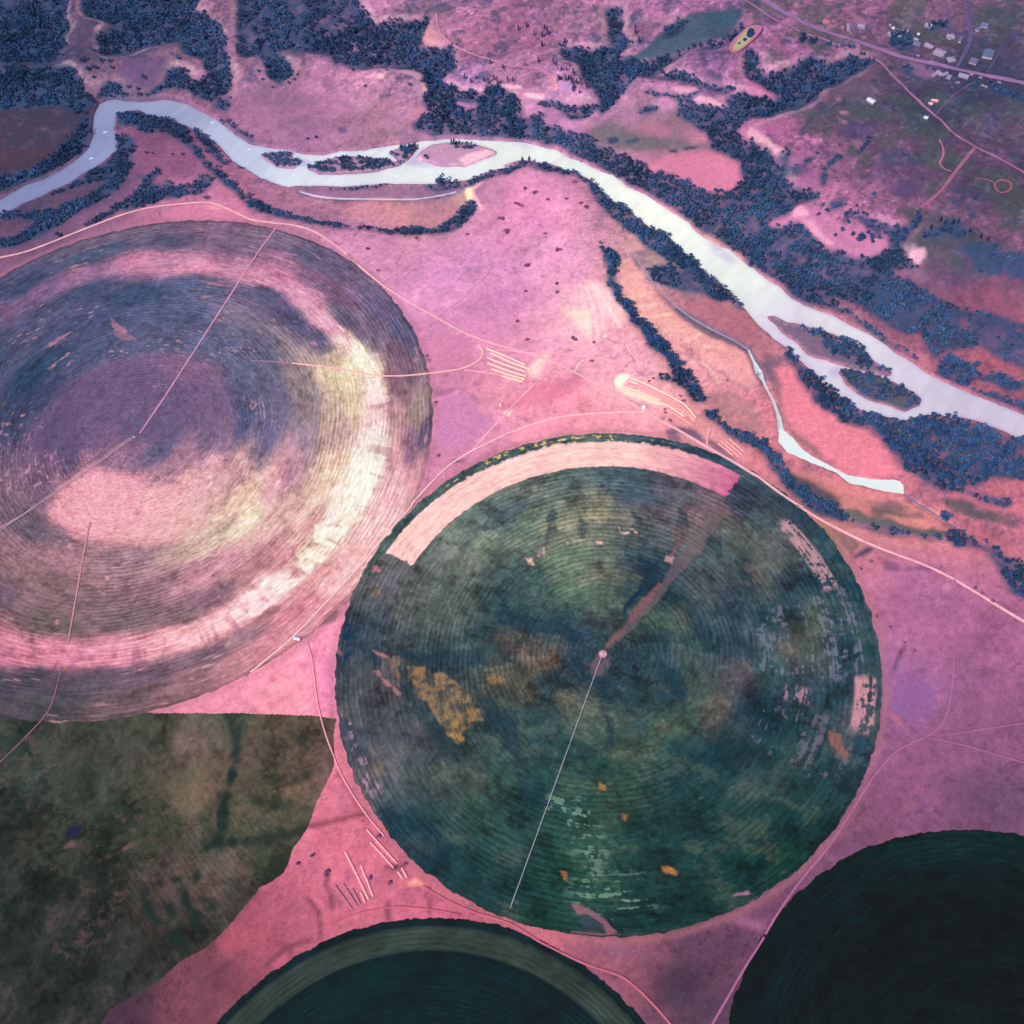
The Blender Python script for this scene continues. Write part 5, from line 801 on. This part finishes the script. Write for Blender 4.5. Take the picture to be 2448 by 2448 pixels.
# --- rows of stacked hay
def hayrow(px, wpx, mat, label, group):
    P = W(px); w = max(2.6, wpx*np.hypot(np.hypot(*P[0]), CAMH)/FPX); d = np.concatenate([[0], np.cumsum(np.hypot(*np.diff(P, axis=0).T))]); L = d[-1]; n = max(3, int(L/2.5)); m = MBm()
    o_ = P[0]; rr = random.Random(int(px[0][0]*7+px[0][1]))
    for i in range(n):
        s = (i+.5)*L/n; x = np.interp(s, d, P[:,0]); y = np.interp(s, d, P[:,1]); x2 = np.interp(s+1, d, P[:,0]); y2 = np.interp(s+1, d, P[:,1]); x1_ = np.interp(s-1, d, P[:,0]); y1_ = np.interp(s-1, d, P[:,1]); a = math.atan2(y2-y1_, x2-x1_)
        z = float(hz(x, y)); h = 1.25+rr.uniform(-.1, .1)
        box(m, x-o_[0], y-o_[1], z-.3, z+h, L/n*1.02, w*(1+rr.uniform(-.07,.07)), a+rr.uniform(-.02,.02))
        if rr.random() < .95: box(m, x-o_[0], y-o_[1], z+h-.05, z+h+.5, L/n*.93, w*.66, a+rr.uniform(-.03,.03), .86)
    prop(build(m, 'hay_bale_row', mat, loc=(o_[0], o_[1], 0)), label, 'hay stack', group)
g1 = 'hay rows on the pink ground beside the dirt road'
K7 = 7.43
for i, (s, w, mt, lb) in enumerate([('320,395 660,530 1010,690',3.4,'hay','uppermost pale hay row of the left set below the dirt road'), ('340,560 660,690 1010,810',3.6,'hay','third pale hay row down in the left set, with a square right end'), ('340,655 700,790 1025,890',3.6,'hay','fourth pale hay row down in the left set, the longest toward the right'), ('410,765 700,860 1000,945',3.3,'hay','fifth pale hay row down in the left set, starting further right'),
   ('400,480 750,640 1100,770',2.6,'hay','faint second hay row in the left set, reaching toward the road junction'), ('600,890 800,945 970,985',2.4,'hay','faint short lowest hay row of the left set')]): hayrow(t(1120,780,s,K7), w, MM[mt], lb, g1)
g2 = 'curved hay rows below the narrow tree row'
for s, w, mt, lb in [('500,325 700,400 900,490 1100,590 1300,700 1450,790 1560,900 1660,1040',2.9,'hay','outermost curved hay row, nearest the narrow tree row'), ('470,380 640,430',2.9,'hay','short hay row stub just right of the bright white pad'), ('660,440 900,560 1100,650 1300,750 1440,860 1560,970 1650,1090',2.9,'hay3','second curved hay row from the narrow tree row'),
   ('440,430 700,520 900,610 1100,700 1280,790 1420,900 1560,1010 1630,1110',2.9,'hay3','middle curved hay row of the curved set'), ('370,470 600,550 800,630 1040,725',2.9,'hay','left half of the broken hay row in the curved set'), ('1080,740 1250,820 1380,900 1500,1000',2.9,'hay3','right half of the broken hay row in the curved set'),
   ('330,500 600,600 850,690 1050,770 1200,840 1330,920 1450,1010',2.7,'hay','second curved hay row up from the dirt road'), ('310,545 500,610 700,680 900,750 1050,805',2.5,'hay','pale lowest hay row of the curved set on the road side'), ('1100,860 1300,960 1480,1090 1600,1160',2.4,'hay3','faint outer hay row nearest the road at the right of the curved set')]: hayrow(t(1440,860,s,K7), w, MM[mt], lb, g2)
g3 = 'four short hay rows right of the curved set'
for s, lb in [('1560,1390 1670,1475','lowest of the four short hay rows right of the curved set'), ('1580,1370 1715,1488','second lowest of the four short hay rows right of the curved set'), ('1612,1368 1735,1474','second highest of the four short hay rows right of the curved set'), ('1642,1360 1752,1452','topmost of the four short hay rows right of the curved set')]: hayrow(t(1200,600,s), 3.4, MM['hay3'], lb, g3)
g4 = 'hay rows on the pink wedge at the bottom of the photo'
for s, w, mt, lb in [('335,415 550,850 755,1270',5,'hay3','longest bright hay row on the bottom pink wedge'), ('615,670 720,920 830,1210',4.8,'hay3','bright hay row just right of the longest one'), ('725,30 1000,340 1255,625',4.,'hay3','upper long hay row beside the dark green field edge'), ('790,255 1000,480 1195,705',4.,'hay3','long hay row second from the dark green field edge'), ('1340,705 1435,875',4.6,'hay3','short stub of a hay row above the pale corner'), ('1270,770 1360,900',2.6,'hay3','thin short hay row left of the stub above the pale corner'),
   ('615,1140 690,1320',4,'hay3','short dull hay row left of the longest one'), ('295,990 420,1180 550,1390',3.8,'hay2','grey mauve hay row, middle of the three old ones'), ('160,1030 300,1220 450,1430',3.2,'hay2','grey mauve hay row, leftmost of the old ones'), ('460,1070 530,1200 600,1350',2.9,'hay2','thin grey mauve hay row, rightmost of the old ones')]: hayrow(t(780,1980,s,K7), w, MM[mt], lb, g4)

# --- tanks, sheds
def tank(px, r, h, mat, label):
    P = W([px])[0]; z = float(hz(*P)); root = empty('storage_tank', P[0], P[1], z, label=label, cat_='tank')
    m = MBm(); cyl(m, 0, 0, -.5, h, r, 24); build(m, 'tank_wall', mat, root)
    m = MBm(); cyl(m, 0, 0, h+.003, h+r*.3, r*1.03, 24, r*.12); build(m, 'tank_roof', mat, root)
tank(t(1440,860,'740,858',K7)[0], 3.4, 4., MM['white'], 'round white tank beside the main dirt road')
tank(t(1120,780,'570,1405',K7)[0], 2.4, 2.4, MM['hay'], 'small pale tank in the dark patch below the left hay rows')
def house(px, wpx, dpx, a_deg, roof, label, wall='wall', h=3.2, rh=2.4, hip=0, name='house', catg='house', group=None, chim=True, wings=None):
    P = W([px])[0]; z = float(hz(*P)); k = np.sqrt(P@P+CAMH**2)/FPX; w = wpx*k; d = dpx*k*1.25; a = facing(px, a_deg)
    root = empty(name, P[0], P[1], z, label=label, cat_=catg, group=group); root.rotation_euler[2] = a
    m = MBm(); box(m, 0, 0, -1.2, h, w, d)
    if wings:
        for (x, y, ww, dd) in wings: box(m, x*k, y*k, -1.2, h-.15, ww*k, dd*k)
    build(m, 'wall', MM[wall], root)
    m = MBm(); prismroof(m, w, d, h+.05, rh, 0, .6, hip*w)
    if wings:
        for (x, y, ww, dd) in wings:
            m2 = MBm(); turn = dd > ww; prismroof(m2, (dd if turn else ww)*k, (ww if turn else dd)*k, h-.1, rh*.75, math.pi/2 if turn else 0, .5); V_ = m2['v'][0]+np.array([x*k, y*k, 0]); addp(m, V_, m2['f'])
    rf = build(m, 'roof', MM[roof], root)
    if chim:
        m = MBm(); box(m, w*.2, d*.1, h, h+rh+1., .8, .8); build(m, 'chimney', MM['wallb'], rf)
    for s_ in (-1, 1):
        for x in np.arange(-w/2+2, w/2-1.5, 3.6):
            m = MBm(); box(m, x, s_*(d/2+.02), 1.0, 2.2, 1.4, .12); build(m, 'window', MM['glass'], root)
    m = MBm(); box(m, w/2+.03, 0, 0, 2.1, .12, 1.1); build(m, 'door', MM['wood'], root)
    return root
E1 = lambda s: tuple(t(1900,40,s,K7)[0]); E2 = lambda s: tuple(t(2140,40,s,K7)[0])
gt = 'buildings of the small town at the top right'
house(E1('1355,1515'), 17, 9, 33, 'roofwhite', 'bright white roofed barn alone on the green slope below town', h=4, name='barn', catg='barn', chim=False)
house(E2('545,1805'), 8, 6, 20, 'roofwhite', 'small white roofed shed alone beside the straight track', name='shed', catg='shed', chim=False, h=2.6, rh=1.4)
house(E1('955,210'), 22, 5.5, 88, 'roofpale', 'long narrow pale shed standing end on to the highway', name='shed', catg='shed', chim=False, group=gt)
house(E1('1180,175'), 16, 10, 12, 'roofpale', 'square grey roofed house in the loop of the upper drive', group=gt, hip=.25)
house(E1('575,105'), 16, 9, 20, 'roofred', 'red roofed house by the highway at the top edge', group=gt)
house(E1('855,205'), 6, 5, 20, 'roofred', 'small red roofed shed left of the long narrow shed', name='shed', catg='shed', chim=False, group=gt, h=2.5, rh=1.3)
house(E2('790,650'), 23, 14, 14, 'roofpale', 'widest pale hip roofed house above the highway', hip=.25, group=gt, h=3.6, rh=3)
house(E2('605,535'), 19, 8, 20, 'roofpale', 'low pale roofed house behind the bare dirt lot', group=gt)
house(E2('990,775'), 13, 12, 60, 'roofpale', 'pale roofed house on the corner by the side street', hip=.3, group=gt)
house(E2('1390,810'), 14, 12, -55, 'roofgrey', 'grey roofed house right of the side street', group=gt)
house(E2('1650,690'), 22, 16, -68, 'roofblue', 'big blue grey roofed hall at the right of town', name='hall', catg='hall', group=gt, h=5, rh=3.2, chim=False)
house(E2('1215,1065'), 20, 9, 14, 'roofpale', 'long pale roofed shop below the highway', name='shop_building', catg='shop', group=gt)
house(E2('790,1020'), 15, 7, 30, 'roofpale', 'angular white building with two wings below the highway', name='motel', catg='motel', group=gt, wings=[(8,6,7,14),(-4,-9,7,12)], chim=False)
house(E2('990,370'), 16, 7, 12, 'roofpale', 'pale cross shaped house at the bend of the upper street', group=gt, wings=[(0,0,7,14)])
house(E2('1160,420'), 15, 5, -62, 'roofgrey', 'narrow grey roofed shed beside the side street', name='shed', catg='shed', group=gt, chim=False)
house(E2('1590,160'), 14, 10, 15, 'roofblue', 'blue grey roofed house near the top right corner', group=gt)
house(E2('1470,240'), 9, 7, -40, 'roofgrey', 'small dull roofed house right of the upper street', group=gt, chim=False)
house(E2('950,1090'), 8, 7, -55, 'roofpale', 'small pale roofed cabin in the cluttered yard', name='cabin', catg='cabin', group=gt, chim=False)
house(E2('90,350'), 12, 9, 25, 'roofpale', 'square pale roofed house against the dark town trees', group=gt)
house(E2('50,275'), 10, 7, 30, 'roofpale', 'small pale roofed house above the square one by the town trees', group=gt)
house(E2('190,265'), 10, 7, 20, 'roofpale', 'pale roofed house right of the small one by the town trees', group=gt)
house(E2('10,315'), 5, 5, 20, 'roofwhite', 'tiny white roofed shed among the clustered houses', name='shed', catg='shed', chim=False, group=gt, h=2.4, rh=1)
house(E2('375,425'), 10, 5, 30, 'roofpale', 'narrow pale roofed shed right of the dark town trees', name='shed', catg='shed', chim=False, group=gt)
house(E2('395,490'), 14, 9, 20, 'roofblue', 'dark blue roofed house among the town trees', group=gt)
house(E1('1700,325'), 9, 7, 40, 'roofpale', 'pale roofed house left of the dark town trees', group=gt)
house(E1('1745,215'), 5, 5, 10, 'roofwhite', 'tiny bright roofed shed at the upper left of the house cluster', name='shed', catg='shed', chim=False, group=gt, h=2.4, rh=1)
house(E1('1690,160'), 4, 4, 10, 'roofpale', 'tiny pale roofed shed nearest the top edge of the cluster', name='shed', catg='shed', chim=False, group=gt, h=2.4, rh=1)
house(E2('410,320'), 5, 4, 10, 'roofwhite', 'tiny pale shed on the bare lot right of the house cluster', name='shed', catg='shed', chim=False, group=gt, h=2.4, rh=1)
house(E2('590,165'), 14, 8, 10, 'roofpale', 'pale roofed house at the top edge behind the plain lots', group=gt)
house(tuple(t(600,1200,'335,990')[0]), 15, 6, 14, 'roofwhite', 'white roofed pump shed on the rim of the big pink field', name='shed', catg='shed', chim=False, h=2.8, rh=1.3)
house(E2('700,1500'), 13, 4, 18, 'hay3', 'long pink trailer home on the dirt lot by the straight track', name='trailer', catg='trailer', chim=False, h=2.6, rh=.6)
house(E2('632,1555'), 8, 4.5, 25, 'hay3', 'short pink trailer home below the long one', name='trailer', catg='trailer', chim=False, h=2.6, rh=.6)

# --- parked trucks and cars in town
def vehicle(px, L, a_deg, mat, label, van=False):
    P = W([px])[0]; z = float(hz(*P)); root = empty('parked_truck' if van else 'parked_car', P[0], P[1], z+.1, label=label, cat_='truck' if van else 'car', group='vehicles parked about the town'); root.rotation_euler[2] = facing(px, a_deg)
    w = 2.5 if van else 1.9; m = MBm(); box(m, 0, 0, .45, 1.1, L, w)
    if van: box(m, -L*.12, 0, 1.103, 3.4, L*.74, w*.98)
    build(m, 'body', MM[mat], root)
    m = MBm(); box(m, L*.38 if van else -L*.05, 0, 1.106, 2.2 if van else 1.6, L*.2 if van else L*.5, w*.9, 0, .85); build(m, 'cab', MM['glass'], root)
    for sx in (-1,1):
        for sy in (-1,1): m = MBm(); cyl(m, sx*L*.32, sy*w*.46, .45, .3, .45, 12, axis=0); build(m, 'wheel', MM['rubber'], root)
for s, L, a, mt, lb, v in [('1120,1185',11,5,'white','white box truck below the long pale shop',1), ('1360,1045',9,8,'white','white truck right of the long pale shop',1), ('1520,1095',9,5,'white','white truck on the verge right of the shop',1), ('1855,1180',9,10,'white','white truck at the right edge below the highway',1), ('1560,1240',9,15,'white','left one of two white trucks end to end by the dark hedge',1), ('1620,1262',8,15,'white','right one of two white trucks end to end by the dark hedge',1), ('413,708',9,15,'white','white truck parked at the highway edge below the low pale house',1),
   ('995,1022',6,-40,'bluecar','blue car between the cluttered yard and the shop',0), ('725,925',6,-70,'white','white car parked beside the two winged building',0), ('1012,1252',5,10,'white','single white car on the slope below the shop',0), ('895,1100',5.5,-60,'white','white car at the left of the cluttered yard',0), ('960,1150',5.5,-50,'white','white car at the bottom of the cluttered yard',0), ('1010,1150',5,-50,'redcar','dull red car at the right of the cluttered yard',0)]:
    vehicle(E2(s), L, a, 'roofpale' if mt == 'white' else mt, lb, v)

# --- lined basin by the top edge
bas = t(1200,0,'1658,350 1752,240 1795,218 1828,240 1828,275 1725,368 1680,378'); rim_ = t(1200,0,'1635,330 1775,205 1885,208 1855,270 1710,388 1645,378')
Pb = W(bas); zb = float(np.max(hz(*W(rim_).T)))+.6
def prism_sheet(name, P, z0, z1, mat, **k):
    m = MBm(); n = len(P); addp(m, [(*p, z0) for p in P]+[(*p, z1) for p in P], [list(range(n)), list(range(n, 2*n))]+[[i, (i+1) % n, n+(i+1) % n, n+i] for i in range(n)]); o = build(m, name, mat); return prop(o, **k)
def smoothP(P, it=2):
    for _ in range(it): Q = np.roll(P, -1, 0); P = np.stack([.75*P+.25*Q, .25*P+.75*Q], 1).reshape(-1, 2)
    return P
MM['basinrim'] = flat('basinrim', (188,112,142), .9, .08, .2); MM['basin'] = flat('basin', (178,170,132), .25, .10, .05); MM['basind'] = flat('basind', (48,48,105), .4, .2, .2)
prism_sheet('basin_bank', smoothP(W(rim_), 2), zb-12, zb, MM['basinrim'], kind='structure'); prism_sheet('basin_water', smoothP(Pb, 2), zb-1, zb+.15, MM['basin'], kind='structure')
for k_, s in enumerate(('1758,270 1775,235 1800,222 1826,240 1822,268 1800,290 1775,285', '1738,292 1752,282 1770,290 1758,308 1742,306', '1703,320 1712,312 1724,318 1716,332 1705,330')): prism_sheet('algae_mat', roughen(smoothP(W(t(1200,0,s)), 2), 1.2, 8), zb-.5, zb+.3, MM['basind'], kind='stuff', label='dark mat of weed on the yellowish basin', cat_='weed')
m_ = W(t(1200,0,'1555,398 1585,398 1580,412 1560,412')); 
# ------------------------------------------------------------------ trees
def leafmat(name, c, var=.35):
    m, nt, b = newmat(name); N = nt.nodes; L = nt.links
    a = N.new('ShaderNodeAttribute'); a.attribute_name = 'Col'; oi = N.new('ShaderNodeObjectInfo')
    mr = N.new('ShaderNodeMapRange'); mr.inputs[3].default_value = 1-var; mr.inputs[4].default_value = 1+var; L.new(oi.outputs['Random'], mr.inputs[0])
    mx = N.new('ShaderNodeVectorMath'); mx.operation = 'SCALE'; L.new(a.outputs['Color'], mx.inputs[0]); L.new(mr.outputs[0], mx.inputs['Scale'])
    L.new(mx.outputs[0], b.inputs['Base Color']); b.inputs['Roughness'].default_value = .9; b.inputs['Specular IOR Level'].default_value = .1
    return m
ML = leafmat('leaves', None); MLs = leafmat('leaves_mass', None, 0.001)
LEAF = lin((46,74,120))*1.45; LEAFC = lin((32,56,102))*1.1
def crown(n, size, r, conifer=False, low=.15):            # unit tree of height 1: n leaf clumps of edge 'size'
    if conifer:
        u = r.random(n)**.75; z = .06+.94*u; rad = (.20*(1-u)+.012)*(.7+.45*r.random(n)); a = r.random(n)*2*math.pi
        c = np.stack([rad*np.cos(a), rad*np.sin(a), z], 1)
    else:
        L = 7; lc = np.stack([r.normal(0, .17, L), r.normal(0, .17, L), .58+r.normal(0, .13, L)], 1); lc[0] = (0, 0, .78); lr = .20+.08*r.random(L)
        k = r.integers(0, L, n); d = r.normal(size=(n, 3)); d /= np.linalg.norm(d, axis=1)[:,None]; d[:,2] = np.abs(d[:,2])*.9-.25*r.random(n)
        c = lc[k]+d*(lr[k]*(.65+.4*r.random(n)))[:,None]; c[:,2] = np.maximum(c[:,2], low)
    nrm = r.normal(size=(n, 3))+np.array([0,0,.8]); nrm /= np.linalg.norm(nrm, axis=1)[:,None]
    t1 = np.cross(nrm, r.normal(size=(n, 3))); t1 /= np.linalg.norm(t1, axis=1)[:,None]; t2 = np.cross(nrm, t1); s = (size*(.6+.8*r.random(n)))[:,None]
    V_ = np.stack([c-t1*s-t2*s*.6, c+t1*s-t2*s*.7, c+t1*s*.8+t2*s, c-t1*s*.7+t2*s*.8], 1)
    sh = (.82+.36*r.random(n))[:,None]
    return V_.reshape(-1, 3), np.arange(4*n).reshape(-1, 4), np.repeat(sh, 4, 0)
def trunkmesh(h=.6, r=.022):
    m = MBm(); cyl(m, 0, 0, -.08, h, r, 7, r*.5)
    for k in range(4):
        a = k*1.7; bar(m, (0,0,.25+.07*k), (.16*math.cos(a), .16*math.sin(a), .48+.08*k), r*.9)
    me = bpy.data.meshes.new('trunk'); me.from_pydata(np.concatenate(m['v']).tolist(), [], m['f']); me.materials.append(MM['bark']); return me
CM = []
TR = trunkmesh(); TRC = trunkmesh(.8, .016)
CB = []; CCn = []; CS = []
for k in range(5):
    V_, F_, s_ = crown(260, .052, rng); CB.append(mesh_from('crown', V_, F_, ML, LEAF*s_, link=False))
    V_, F_, s_ = crown(200, .034, rng, True); CCn.append(mesh_from('crown', V_, F_, ML, LEAFC*s_, link=False))
    V_, F_, s_ = crown(140, .075, rng, low=.05); V_[:,2] *= 1.0; CS.append(mesh_from('crown', V_, F_, ML, LEAF*s_, link=False)); CM.append(mesh_from('crown', V_, F_, ML, lin((150,92,140))*s_, link=False))
def plant(kind, x, y, h, label, group, wide=1.0):
    z = float(hz(x, y)); nm = {'b': 'broadleaf_tree', 'c': 'conifer_tree', 's': 'shrub', 'm': 'shrub'}[kind]
    e = bpy.data.objects.new(nm, None); scene.collection.objects.link(e); e.location = (x, y, z); e.rotation_euler[2] = random.random()*6.28; e.scale = (h*wide, h*wide, h); e['label'] = label; e['category'] = 'shrub' if kind in 'sm' else 'tree'; e['group'] = group
    c = bpy.data.objects.new('crown', random.choice({'b': CB, 'c': CCn, 's': CS, 'm': CM}[kind])); scene.collection.objects.link(c); c.parent = e
    if kind in 'bc':
        q = bpy.data.objects.new('trunk', TR if kind == 'b' else TRC); scene.collection.objects.link(q); q.parent = e
cands = []
for wi, (px, sp_, dens, hh, lb) in enumerate(woods):
    sp_ *= .78; hh *= .86
    P = poly(px, 4); r = np.random.default_rng(300+wi)
    gx = np.arange(P[:,0].min(), P[:,0].max(), 1.5); gy = np.arange(P[:,1].min(), P[:,1].max(), 1.5)
    if len(gx) < 3 or len(gy) < 3: continue
    m = raster(P, gx, gy); a = np.arange(P[:,0].min(), P[:,0].max(), sp_); b = np.arange(P[:,1].min(), P[:,1].max(), sp_*.87); A, B = np.meshgrid(a, b); A = A+(np.arange(len(b)) % 2)[:,None]*sp_/2
    A = A.ravel()+r.uniform(-.38, .38, A.size)*sp_; B = B.ravel()+r.uniform(-.38, .38, B.size)*sp_
    i = ((A-gx[0])/1.5).astype(int).clip(0, len(gx)-1); j = ((B-gy[0])/1.5).astype(int).clip(0, len(gy)-1); ok = m[j, i]
    nz = .5+.5*fbm(A, B, 38, 401, 3); ok &= nz < dens*1.02+.0; ok &= fbm(A, B, 15, 405, 3) < -.05+dens*.55
    zz = hz(A, B); ok &= ((zz > -11.2) | (zz > -8)) & (A > X0) & (A < X1) & (B > Y0) & (B < Y1)
    for k in range(3): 
        hub, R = list(CIRC.values())[k]; ok &= np.hypot(A-hub[0], B-hub[1]) > R+3
    h = hh*(.72+.6*r.random(A.size))*(.85+.3*nz)
    for x, y, q in zip(A[ok], B[ok], h[ok]): cands.append((x, y, q, wi))
cands = np.array(cands)
# keep what the camera could see (plus a margin)
rel = np.stack([cands[:,0], cands[:,1], np.full(len(cands), -CAMH)], 1) @ ROT; pxs = rel[:,0]/-rel[:,2]*FPX+S/2; pys = -rel[:,1]/-rel[:,2]*FPX+S/2
vis = (pxs > -260) & (pxs < S+260) & (pys > -260) & (pys < S+200); cands = cands[vis]; pxs = pxs[vis]; pys = pys[vis]; rel = rel[vis]
inframe = (pxs > 5) & (pxs < S-5) & (pys > 5) & (pys < S-5)
app = cands[:,2]/np.linalg.norm(rel, axis=1)*inframe; order = np.argsort(-app); top = set(order[:285].tolist())
print('tree candidates', len(cands))
for k in order[:285]:
    x, y, h, wi = cands[k]; plant('b', x, y, h, woods[int(wi)][4], 'trees: '+woods[int(wi)][4].split(' ', 1)[1], .8 if h > 10 else .95)
tintn = fbm(cands[:,0], cands[:,1], 55, 411, 3); Vs = []; Fs = []; Cs = []; n0 = 0; lib = [crown(46, .105, rng) for _ in range(10)]; libc = [crown(34, .07, rng, True) for _ in range(5)]
for k, (x, y, h, wi) in enumerate(cands):
    if k in top: continue
    con = (int(wi) in (0, 17, 31, 32, 33, 37) and random.random() < .4); V_, F_, s_ = random.choice(libc if con else lib); a = random.random()*6.28; c, s = math.cos(a), math.sin(a); wd_ = 6.4*random.uniform(.7, 1.3)+.15*h
    if con: wd_ = h*1.3
    Q = V_.copy(); Q[:,0], Q[:,1] = (V_[:,0]*c-V_[:,1]*s)*wd_, (V_[:,0]*s+V_[:,1]*c)*wd_; Q[:,2] = V_[:,2]*h; Vs.append(Q+[x, y, 0]); Fs.append(F_+n0); n0 += len(Q)
    tint = random.uniform(.7, 1.25)*(1+.45*float(tintn[k])); base = LEAF*np.array([random.uniform(.75,1.5), random.uniform(.9,1.15), random.uniform(.75,1.05)]); Cs.append((LEAFC if con else base)*s_*tint)
Vs = np.concatenate(Vs); zt = hz(*np.stack([np.repeat([c[0] for k, c in enumerate(cands) if k not in top], 1), [c[1] for k, c in enumerate(cands) if k not in top]]))
cnt = np.array([len(f)*4 for f in Fs]); Vs[:,2] += np.repeat(zt, cnt)
prop(mesh_from('woodland', Vs, np.concatenate(Fs), MLs, np.clip(np.concatenate(Cs), 0, .5)), 'dark blue green woods and thickets along the river and in the draws', 'woodland', kind='stuff')

def pts(ox, oy, s, k=3.01875): return [tuple(q) for q in t(ox, oy, s, k)]
def plant_list(kind, P, h, label, group, wide=1.0):
    for q in W(P): plant(kind, q[0], q[1], h*random.uniform(.85, 1.2), label, group, wide)
plant_list('c', pts(1280,100,'75,480 415,510 485,585 603,670 720,665 560,890 590,880 705,915 765,890 795,575 875,740 900,800 1025,880 850,980 880,1060 910,1080 870,1155 1020,1200 1190,1080 165,125 690,35 950,980 1060,1000 830,900 780,860 525,890',9.66), 13, 'dark narrow conifer on the pink bluff top beside the lilac pond', 'conifers on the bluff top', 1.0)
plant_list('c', pts(600,0,'1730,465 1820,500 1545,570 1625,570 1680,590 1715,605 1755,580 1800,605 1855,595 1890,590 1590,600 1780,610'), 13, 'dark conifer in the loose line on the bluff left of the lilac pond', 'conifers in a loose line on the bluff')
plant_list('c', pts(1200,0,'235,260 295,270 330,250 455,315 290,335 180,200 120,220 310,215 960,200 965,250 990,310'), 14, 'dark conifer on the pink slope at the top of the photo', 'conifers on the top slope')
plant_list('b', pts(600,0,'1355,1340 1375,1345'), 20, 'big round tree of the clump on the spit by the river', 'two big round trees on the spit', .95)
plant_list('b', pts(600,0,'1438,1335 1482,1335'), 17, 'slim upright tree right of the round trees on the spit', 'two slim trees on the spit', .55)
plant_list('c', pts(600,0,'1085,1085 1145,1075 1450,1045 1470,1050'), 17, 'tall pointed tree rising from a wooded islet', 'pointed trees on the islets', 1.1)
plant_list('s', pts(600,0,'410,1008 470,1002 1145,618 825,630 735,515 980,515 1130,505 1185,520 1230,590 270,608 155,635 85,580 340,545 310,580 60,520 210,560'), 6, 'dark shrub on the pink slope above the river', 'shrubs on the slope above the river', 1.2)
plant_list('c', pts(1200,0,'150,1178 200,1172'), 18, 'tall pointed tree at the tip of the pink headland', 'pointed trees at the headland tip', 1.2)
plant_list('b', pts(1800,0,'720,1705 770,1745 775,1725 850,1725'), 15, 'dark tall tree standing on the pale pink knoll', 'dark trees on the pale knoll', .8)
plant_list('b', pts(1800,0,'595,1705 640,1665 470,1555 800,1725 840,1640 830,1685 500,1490 530,1530 745,1490 870,1410 690,1610 860,1750 780,1860 905,1720 950,1690 680,1600 1600,1440'), 8, 'rounded bush on or near the pale pink knoll', 'bushes about the pale knoll', 1.1)
plant_list('c', pts(1800,0,'1280,1655 1385,1615 1440,1620 1350,1600 1235,1720 1480,1610 1640,1720 1690,1740 1560,1680'), 12, 'dark conifer scattered on the slope at the right-hand edge', 'conifers at the right-hand edge')
plant_list('b', pts(0,0,'595,455 615,440 690,505 720,440 735,450 795,455 810,500 680,568 860,640 640,510 1040,575 1000,655 930,640 700,390 1290,430'), 11, 'dark round tree on the mauve badlands at the top left', 'round trees on the top left badlands', .9)
plant_list('s', pts(0,0,'1060,1108 1100,1115 1245,1120 1315,1120'), 6, 'small dark shrub in the loose line on the mauve flat', 'shrubs in a line on the mauve flat', 1.1)
plant_list('b', pts(0,0,'1500,1105 1610,1190 1640,1180 1735,1222 1800,1420 435,1710 425,1700 1105,1475 1080,1470 620,1630 1490,1440 260,1600'), 9, 'lone dark tree beside the left-hand bend of the river', 'lone trees by the left-hand bend', .95)
plant_list('b', pts(1800,1200,'1372,125 1385,110 1365,105 1390,130'), 13, 'tree in the tight dark clump beside the outlet stream', 'tight clump beside the outlet stream', 1.1)
plant_list('m', pts(1200,0,'165,1362 245,1392 230,1400 120,1480 140,1490 400,1806 415,1808 35,1670 30,1685 5,1580 460,1440 525,1320 330,1445 310,1690 185,1920 570,1470 600,1500'), 4.5, 'low mauve thorn bush on the wide pink flat', 'thorn bushes on the pink flat', 2.0)
plant_list('m', pts(600,0,'1905,1470 1790,1580 1845,1665 1560,1695 1195,1720 1000,1700 840,1800'), 4.5, 'low mauve thorn bush near the curved belt of trees', 'thorn bushes near the curved belt', 1.9)
plant_list('m', pts(1200,600,'180,108 170,295 400,300 395,240 110,515 510,630 530,640 660,660 180,640 640,800 1900,150'), 4, 'low mauve bush on the bright pink flat above the dirt road', 'low bushes above the dirt road', 2.0)
plant_list('m', pts(1440,860,'1130,265 905,340 820,395 1370,650 1450,740 1100,900 1120,950 1200,1090',K7), 4, 'low mauve bush beside the curved hay rows', 'low bushes beside the curved hay rows', 1.6)
plant_list('m', pts(1800,1200,'850,430 905,420 780,490 990,910 895,830 1090,1020 1160,1080 1060,1100 1650,665 1730,720 1600,620 1360,475'), 4, 'low mauve bush on the mauve ground right of the green field', 'low bushes right of the green field', 1.6)
plant_list('m', pts(600,600,'915,150 1270,760 1335,1100 1345,1480 1890,1720'), 3.6, 'low mauve bush by the rim of the big pink field', 'low bushes by the rim of the pink field', 1.6)
plant_list('m', pts(600,1800,'550,860 545,885 440,745 920,605 860,905 995,940 340,800 1040,830 1110,810'), 4, 'low mauve bush on the bottom pink wedge', 'low bushes on the bottom pink wedge', 1.7)
plant_list('b', pts(1800,0,'540,330 560,320 640,340 690,345 600,350 720,350 350,300 430,300 780,400 800,400 870,440 1250,500 1300,510 1000,330'), 9, 'dark roadside tree along the pale track below the highway', 'trees along the pale track', 1.0)
# shoreline rocks that catch the light
